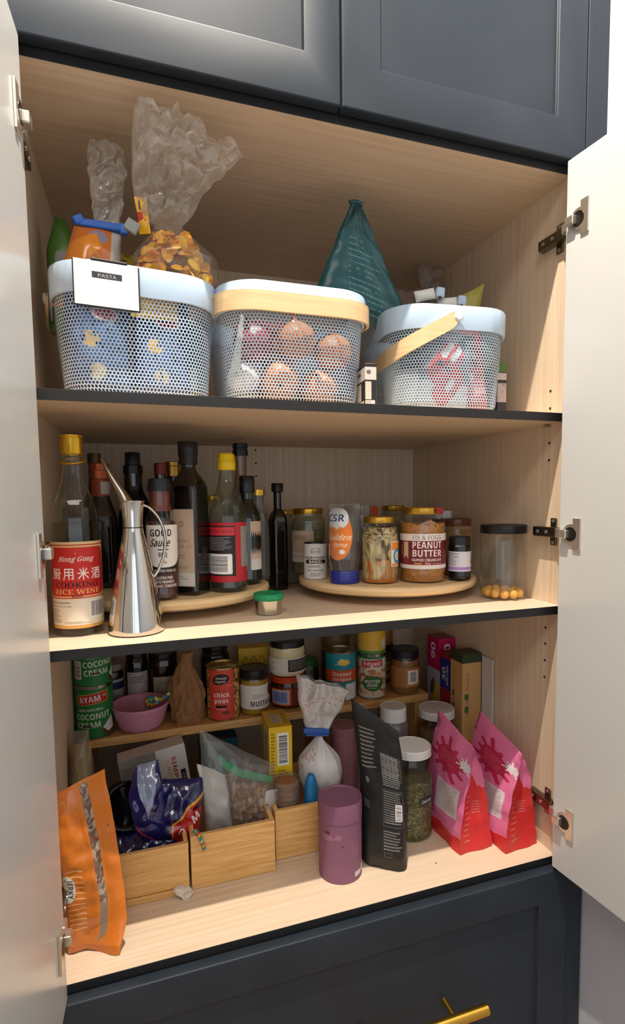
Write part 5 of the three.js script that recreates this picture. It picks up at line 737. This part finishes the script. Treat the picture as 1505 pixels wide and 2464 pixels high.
{ // chip bag: clear film gathered by a clip
  const t = thing('chip_bag', 'large clear bag of yellow chips with a crumpled open top', 'bag', [-0.237, Y1 + 0.155, -0.108], 0), film = clear(0xf2eee8, 0.06, 0.94), crinkled = clear(0xeae4dc, 0.12, 0.74, { flatShading: true });
  part('film_body', loft(48, 30, (u, v) => { const a = u * 2 * PI, y = v * 0.13, r = v < 0.55 ? lerp(0.04, 0.066, sstep(0, 0.4, v)) : 0.066 * (1 - 0.72 * Math.pow(sstep(0.5, 1, v), 0.9)), k = 1 + 0.07 * n3(Math.sin(a) * 3, y * 30, Math.cos(a) * 3); return [Math.sin(a) * r * k - 0.012 * sstep(0.5, 1, v), y, Math.cos(a) * r * 0.82 * k + 0.012 * v]; }), film, t);
  const chipGeo = new THREE.SphereGeometry(0.019, 10, 4, 0, 2 * PI, 0, 0.7).translate(0, -0.0165, 0), chips = new THREE.InstancedMesh(chipGeo, mat(0xffc638, 0.55, { side: THREE.DoubleSide }), 300), M4 = new THREE.Matrix4(), Q = new THREE.Quaternion(), col = new THREE.Color();
  for (let k = 0; k < 300; k++) { const v = Math.pow(rnd(), 0.8), a = rnd(0, 2 * PI), y = 0.004 + v * 0.098, r = (v < 0.5 ? 0.06 : lerp(0.06, 0.024, (v - 0.5) / 0.5)) * Math.sqrt(rnd(0.3, 0.95)); Q.setFromEuler(new THREE.Euler(rnd(-1.5, 1.5), rnd(0, 6), rnd(-1.5, 1.5))); M4.compose(V(Math.sin(a) * r - 0.006 * v, y, Math.cos(a) * r * 0.8 + 0.012 * v), Q, V(1, 1, 1).multiplyScalar(rnd(0.55, 0.95))); chips.setMatrixAt(k, M4); chips.setColorAt(k, col.setRGB(rnd(0.85, 1.1), rnd(0.75, 1.1), rnd(0.6, 1.2))); }
  chips.name = 'chips'; chips.userData = { kind: 'stuff' }; t.add(chips);
  part('film_top', bag(0.15, 0.13, 0.05, { nu: 34, nv: 34, amp: 0.006, fr: 30, seed: 83, crump: 0.03, prof: (v) => 0.25 + 0.75 * Math.sin(v * 2.2), wid: (v) => lerp(0.36, 1, Math.pow(v, 0.75)), def: ([x, y, z], u, v) => [x + 0.03 * v + 0.012 * v * v, y * (1 - 0.42 * v * (u - 0.12)), z + 0.083 * Math.pow(v, 1.15)] }), crinkled, t, [-0.024, 0.116, 0.008]);
  part('printed_panel', bag(0.018, 0.05, 0.003, { amp: 0.004, seed: 85 }), shiny((g, w, h) => { fill(g, '#e0a81e', 0, 0, w, h); fill(g, '#b8301f', 0, 160, 120, 90); fill(g, '#3a2a16', 60, 40, 40, 100); }), t, [-0.047, 0.1, 0.022], [0.2, -0.3, 0.1]);
  part('clip', box(0.02, 0.018, 0.008, 0.002), mat(0x9a9c98, 0.35, { transmission: 0.3, thickness: 0 }), t, [-0.066, 0.102, 0.035], [0, 0, -0.5]);
}
packet('snack_packet', 'dark yellow snack packet leaning behind the chip bag', [-0.318, Y1 + 0.12, -0.205], 20, 0.08, 0.15, 0.03, shiny((g, w, h) => { fill(g, '#a48a22', 0, 0, w, h); speckle(g, w, h, 80, ['#7d6618', '#bca030', '#5c4a1a'], 6, 40); }), { seed: 87 });
packet('treat_packet', 'red and white sweet packet peeping over the basket rim beside the card', [-0.274, Y1 + 0.125, -0.075], 6, 0.07, 0.068, 0.012, shiny((g, w, h) => { fill(g, '#d9a93a', 0, 0, w, h); for (let k = 0; k < 8; k++) ell(g, k % 2 ? '#e3dcd4' : '#c9351f', 20 + k * 32, 60, 22, 60); }, 256, 256), { seed: 89 });
{ // orange packet closed with a blue clip, clear film above
  const t = thing('bread_packet', 'orange printed packet closed with a blue clip above the hanging card', 'packet', [-0.372, Y1 + 0.14, -0.112], 10);
  part('film', bag(0.1, 0.128, 0.05, { amp: 0.004, seed: 91, wid: (v) => lerp(1, 0.66, v), def: ([x, y, z], u, v) => [x + 0.02 * v, y, z] }), shiny((g, w, h) => { fill(g, '#c9702c', 0, 0, w, h); poly(g, '#b8b2ac', [[200, 0], [256, 0], [256, 384], [190, 384]]); ell(g, '#8d86a0', 130, 60, 50, 34); poly(g, '#e08a2c', [[0, 100], [120, 40], [150, 120], [0, 240]]); for (let k = 0; k < 50; k++) ell(g, ['#b89468', '#a8865c', '#caa878'][k % 3], rnd(0, 200), rnd(220, 384), 14, 8, rnd(0, 3)); }), t);
  const c = part('clip', box(0.066, 0.0115, 0.01, 0.003), mat(0x2f66c2, 0.4), t, [0.024, 0.13, 0.004], [0, 0, 0.06]); part('clip_end', box(0.016, 0.013, 0.012, 0.003), mat(0x2f66c2, 0.4), c, [-0.032, 0.003, 0], [0, 0, 0.5]); part('clip_end', box(0.012, 0.016, 0.012, 0.003), mat(0x3a72cc, 0.4), c, [0.033, -0.001, 0]);
  part('film_top', bag(0.056, 0.11, 0.024, { nu: 20, nv: 28, amp: 0.005, fr: 44, seed: 93, crump: 0.022, prof: (v) => 0.3 + 0.7 * Math.sin(v * 2.4), wid: (v) => 0.55 + 0.45 * Math.sin(v * 2.2), def: ([x, y, z], u, v) => [x + n3(y * 90, x * 60, 4) * 0.004, y, z + 0.02 * v] }), clear(0xe6e0d8, 0.12, 0.72, { flatShading: true }), t, [0.034, 0.132, 0]);
}
{ const t = thing('detergent_pouch', 'green pouch with a grey label rising out of the card basket by the side panel', 'pouch', [-0.414, Y1 + 0.13, -0.205], 6); part('film', bag(0.046, 0.185, 0.04, { amp: 0.002, seed: 95, wid: (v) => (v > 0.7 ? lerp(1, 0.35, (v - 0.7) / 0.3) : 1) }), mat(0x4a7a2a, 0.4), t); part('label', bag(0.03, 0.062, 0.03, { amp: 0.001, seed: 96 }), mat(0x9a9c98, 0.6), t, [0.0, 0.075, 0.008]); }
{ const t = thing('bag_clip', 'blue bag clip sticking up at the back beside the green pouch', 'clip', [-0.4085, Y1 + 0.255, -0.215], 20); part('jaw', box(0.034, 0.013, 0.011, 0.003), mat(0x2b5cb4, 0.4), t, [0, 0.04, 0], [0, 0, -0.5]); part('leg', box(0.011, 0.06, 0.01, 0.003), mat(0x24509f, 0.4), t, [0.013, 0.008, 0], [0, 0, 0.1]); 
  packet('flour_packet', 'brown paper packet at the back of the card basket holding the blue clip', [-0.392, Y1 + 0.006, -0.222], 20, 0.05, 0.25, 0.03, mat(0x6a4c34, 0.7), { seed: 97 }); }
// ------------------------------------------------------------------ onions and garlic in the second basket
{
  const skinTex = (base, streak) => canvasTex(256, 128, (g, w, h) => { fill(g, base, 0, 0, w, h); for (let k = 0; k < 60; k++) { g.strokeStyle = streak[k % streak.length]; g.lineWidth = rnd(1, 3); const x = rnd(0, w); g.beginPath(); g.moveTo(x, 0); g.quadraticCurveTo(x + rnd(-12, 12), h / 2, x + rnd(-6, 6), h); g.stroke(); } });
  const brown = mat(0xffffff, 0.35, { map: skinTex('#c9793f', ['#b8652c', '#d98f54', '#a8561f']) }), red = mat(0xffffff, 0.35, { map: skinTex('#8d3340', ['#7a2532', '#a4505a']) }), garlicM = mat(0xffffff, 0.6, { map: skinTex('#ddd3cc', ['#cfc0bc', '#e8e0da', '#c9b4b4']) });
  const onionGeo = lathe(curveProfile([[0, -0.031], [0.012, -0.03], [0.026, -0.022], [0.033, -0.004], [0.031, 0.012], [0.02, 0.025], [0.008, 0.031], [0.004, 0.037], [0.0035, 0.044]], 34), 32, 1.5), rootGeo = new THREE.ConeGeometry(0.006, 0.006, 9).rotateX(PI).translate(0, -0.032, 0);
  const garlicGeo = loft(40, 20, (u, v) => { const a = u * 2 * PI, r = 0.026 * Math.pow(Math.sin(PI * Math.pow(clamp(v, 0.02, 0.985), 0.75)), 0.75) * (1 + 0.06 * Math.abs(Math.sin(a * 4))) + 0.003 * v; return [Math.sin(a) * r, -0.02 + v * 0.054, Math.cos(a) * r]; });
  const spots = [['brown', -0.047, 0.116, -0.088, 0.4, 'brown onion high against the mesh in the middle of the onion basket'], ['brown', 0.0215, 0.102, -0.094, 0.2, 'brown onion at the upper end of the onion basket by the teal pouch'], ['brown', -0.072, 0.047, -0.1, 1.2, 'brown onion low in the middle of the onion basket'], ['brown', -0.0005, 0.04, -0.104, 0.8, 'brown onion low beside the black box'], ['red', -0.118, 0.11, -0.098, 0.6, 'red onion in the upper corner next to the blue pasta'], ['brown', -0.06, 0.105, -0.165, 0.1, 'brown onion buried in the centre of the onion basket'], ['red', 0.014, 0.046, -0.18, 2, 'red onion deep at the bottom of the onion basket'], ['brown', -0.082, 0.042, -0.21, 0.5, 'brown onion at the bottom rear of the onion basket']];
  for (const [k, x, y, z, tilt, label] of spots) { const t = thing('onion', label, 'onion', [x, Y1 + y, z], tilt * 60, 'onions in the middle basket'); t.rotation.z = tilt * 0.7; t.rotation.x = tilt * 0.9; part('bulb', onionGeo, k === 'red' ? red : brown, t); part('root', rootGeo, mat(0x8a7048, 0.9), t); }
  for (const [x, y, z, tilt, label] of [[-0.1335, 0.046, -0.102, 0.3, 'white garlic bulb low at the pasta side of the onion basket'], [-0.12, 0.032, -0.162, 1.2, 'white garlic bulb on the floor of the onion basket'], [-0.02, 0.024, -0.228, 0.2, 'small garlic bulb under the brown onions']]) { const t = thing('garlic_bulb', label, 'garlic', [x, Y1 + y, z], 30, 'garlic in the middle basket'); t.rotation.z = tilt; part('bulb', garlicGeo, garlicM, t); part('stalk', new THREE.CylinderGeometry(0.003, 0.004, 0.016, 10).translate(0, 0.04, 0), garlicM, t); }
  packet('onion_net', 'crinkled red net bag lying on the onions', [-0.058, Y1 + 0.146, -0.15], 0, 0.15, 0.06, 0.03, mat(0xb0483c, 0.6), { seed: 99, cat: 'net' }, [-1.25, 0]);
  const tag = thing('price_tag', 'narrow white card tag standing inside the onion basket mesh', 'tag', [-0.1535, Y1 + 0.052, -0.072], -30); part('tag', bag(0.017, 0.09, 0.002, { amp: 0.001, seed: 101, wid: (v) => lerp(1, 0.3, v) }), printed(64, 256, (g, w, h) => { fill(g, '#d5d8d2', 0, 0, w, h); speckle(g, w, h, 50, ['#6a9a5a', '#b9c2b4'], 3, 9); }), tag, undefined, [0, 0, -0.16]);
}
// ------------------------------------------------------------------ third basket
{
  const redPack = shiny((g, w, h) => { fill(g, '#6d727a', 0, 0, w, h); fill(g, '#c9c8c6', 0, 330, 384, 182); g.save(); g.translate(w / 2, h / 2); g.rotate(0.62); g.fillStyle = '#c93a36'; g.beginPath(); g.roundRect(-130, -170, 170, 300, 70); g.fill(); g.beginPath(); g.roundRect(-10, -60, 150, 260, 60); g.fill(); for (const [x, y, l] of [[-88, -90, 62], [-22, -110, 62], [70, 60, 44]]) { g.fillStyle = '#d3d5da'; g.beginPath(); g.roundRect(x - 22, y - l, 44, l * 2, 22); g.fill(); } ell(g, '#2a2a34', -78, 10, 22, 20); ell(g, '#2a2a34', -12, 0, 22, 20); g.restore(); txt(g, '30', 250, 390, 40, '#3a3436', { rot: 0.9 }); }, 384, 512);
  const redPack2 = shiny((g, w, h) => { fill(g, '#c4403c', 0, 0, w, h); for (const [x, y] of [[90, 80], [150, 110], [120, 200]]) { g.fillStyle = '#d3d5da'; g.save(); g.translate(x, y); g.rotate(-0.7); g.beginPath(); g.roundRect(-16, -46, 32, 92, 16); g.fill(); g.restore(); } ell(g, '#2a2a34', 170, 170, 16, 16); smallPrint(g, 130, 240, 110, 90, 6, '#e3c9c4'); fill(g, '#3a3a40', 0, 0, 40, 90); });
  packet('noodle_packet', 'red and white packet with pale ovals filling the middle of the askew-handle basket', [0.234, Y1 + 0.006, -0.092], -8, 0.1, 0.15, 0.036, redPack, { seed: 111, group: 'red packets' }, [0, -0.12]);
  packet('noodle_packet', 'red packet with pale ovals tilted at the right of the askew-handle basket', [0.311, Y1 + 0.006, -0.112], -14, 0.074, 0.168, 0.034, redPack2, { seed: 113, group: 'red packets' }, [0, 0.1]);
  packet('rice_packet', 'plain white packet low at the left of the red packets', [0.177, Y1 + 0.006, -0.128], -40, 0.08, 0.085, 0.04, mat(0xd0d2cc, 0.5), { seed: 115 });
  packet('leaf_packet', 'green packet with a pale green corner poking above the basket', [0.322, Y1 + 0.04, -0.18], -10, 0.062, 0.235, 0.02, shiny((g, w, h) => { fill(g, '#6fae3a', 0, 0, w, h); poly(g, '#a09a44', [[0, 0], [256, 0], [256, 90], [0, 130]]); }), { seed: 117, def: ([x, y, z], u, v) => [x + 0.03 * v * v, y * (1 + 0.14 * (u - 0.7) * v), z] });
  packet('grey_packet', 'dark packet behind the red packets in the third basket', [0.255, Y1 + 0.006, -0.16], 0, 0.14, 0.13, 0.03, mat(0x4a525c, 0.5), { seed: 119 });
  { const t = thing('teal_pouch', 'dark teal pouch leaning with its pointed corner high above the baskets', 'pouch', [0, 0, 0]);
    const TL = V(0.07, 1.226, -0.126), TRR = V(0.091, 1.225, -0.126), BL = V(-0.002, 1.052, -0.152), BR = V(0.226, 0.985, -0.15), m = printed(384, 512, (g, w, h) => { fill(g, '#0f4a50', 0, 0, w, h); fill(g, '#0c3a40', 0, 0, w, 70); for (let k = 0; k < 13; k++) { g.save(); g.translate(90 + k * 3, 150 + k * 26); g.rotate(0.0); smallPrint(g, 0, 0, 190, 12, 1, '#4f8587'); g.restore(); } speckle(g, w, h, 100, ['#11525a', '#0d444a'], 10, 40); ell(g, '#8a4a2a', 60, 480, 40, 20); }, 0.35);
    const g = bag(1, 1, 0.034, { nu: 34, nv: 44, amp: 0.0, n: 6, prof: (v) => Math.min(1, v * 8) * Math.pow(Math.max(0, 1 - v * 0.92), 0.8), def: ([x, y, z], u, v) => { const a = BL.clone().lerp(BR, u), b = TL.clone().lerp(TRR, u), p = a.lerp(b, v); return [p.x + 0.002 * n3(u * 6, v * 6, 1), p.y + 0.006 * Math.sin(u * PI) * (1 - v), p.z + z + 0.004 * n3(u * 5, v * 7, 4)]; } });
    part('film', g, m, t); part('top_fold', tube([[0.068, 1.229, -0.126], [0.08, 1.231, -0.125], [0.093, 1.228, -0.126]], 0.0035, 10, 8), mat(0x0f4f55, 0.35), t); }
  { const t = thing('film_bundle', 'crumpled clear plastic bag behind the third basket under the ceiling corner', 'bag', [0.342, Y1, -0.405], 0), f = clear(0xe0d6ce, 0.12, 0.74, { flatShading: true });
    part('film_body', bag(0.145, 0.345, 0.1, { nu: 26, nv: 34, amp: 0.006, fr: 26, seed: 121, crump: 0.03 }), f, t, [-0.01, 0.001, 0]); part('film_top', bag(0.07, 0.11, 0.03, { nu: 22, nv: 24, amp: 0.004, crump: 0.03, fr: 40, seed: 123, wid: (v) => 0.4 + 0.6 * v }), f, t, [0.04, 0.29, 0.012]);
    part('bread', bag(0.11, 0.24, 0.08, { amp: 0.006, fr: 40, seed: 124 }), mat(0x6f5a4a, 0.8), t, [-0.01, 0.004, 0]); }
  for (const [x, y, z, rot, label] of [[0.222, 0.213, -0.105, 0.25, 'white bag clip with a pale blue hinge above the askew handle'], [0.27, 0.204, -0.108, 0.15, 'smaller white bag clip beside the green packet corner']]) { const t = thing('bag_clip', label, 'clip', [x, Y1 + y, z], -10); part('jaw', bag(0.04, 0.02, 0.014, { amp: 0.001, seed: 131 }), mat(0xd3d3cc, 0.45), t, [-0.01, 0, 0], [0, 0, rot]); part('hinge', box(0.017, 0.02, 0.014, 0.004), mat(0xaec4dc, 0.4), t, [0.016, 0.014, 0], [0, 0, -0.1]); part('dot', new THREE.SphereGeometry(0.003, 12, 8), mat(0x5a2a3a, 0.5), t, [0.014, 0.004, 0.007]); }
  packet('herb_packet', 'pale plastic packet under the white clips', [0.25, Y1 + 0.1, -0.118], -8, 0.08, 0.105, 0.016, clear(0xd9d8d0, 0.3, 0.5), { seed: 133 });
}
{ // small dark cartons beside the baskets
  const m = printed(128, 512, (g, w, h) => { fill(g, '#1a1b20', 0, 0, w, h); fill(g, '#cfc6bd', 0, 40, 128, 150); ell(g, '#6a635c', 40, 100, 26, 26); fill(g, '#cdbfae', 0, 210, 70, 210); fill(g, '#cfc6bd', 0, 430, 110, 82); smallPrint(g, 6, 440, 96, 60, 4, '#7a736c'); });
  const t = thing('tea_tin', 'narrow black carton with cream labels between the onion basket and red packets', 'carton', [0.069, Y1, -0.056], -6); part('carton', box(0.02, 0.072, 0.05, 0.001).translate(0, 0.036, 0), m, t);
  const m2 = printed(128, 512, (g, w, h) => { fill(g, '#34343c', 0, 0, w, h); fill(g, '#5a7a3a', 0, 0, w, 80); fill(g, '#c9c0bb', 0, 90, w, 60); fill(g, '#b9aca9', 0, 180, w, 170); speckle(g, w, h, 40, ['#3f3f4a'], 4, 10); });
  const t2 = thing('tea_tin', 'grey printed carton showing at the right of the third basket', 'carton', [0.3865, Y1, -0.145], -4); part('carton', box(0.02, 0.112, 0.07, 0.001).translate(0, 0.056, 0), m2, t2);
}

scene.traverse((o) => { if (o.isMesh) { o.castShadow = true; o.receiveShadow = true; } });
renderer.render(scene, camera);
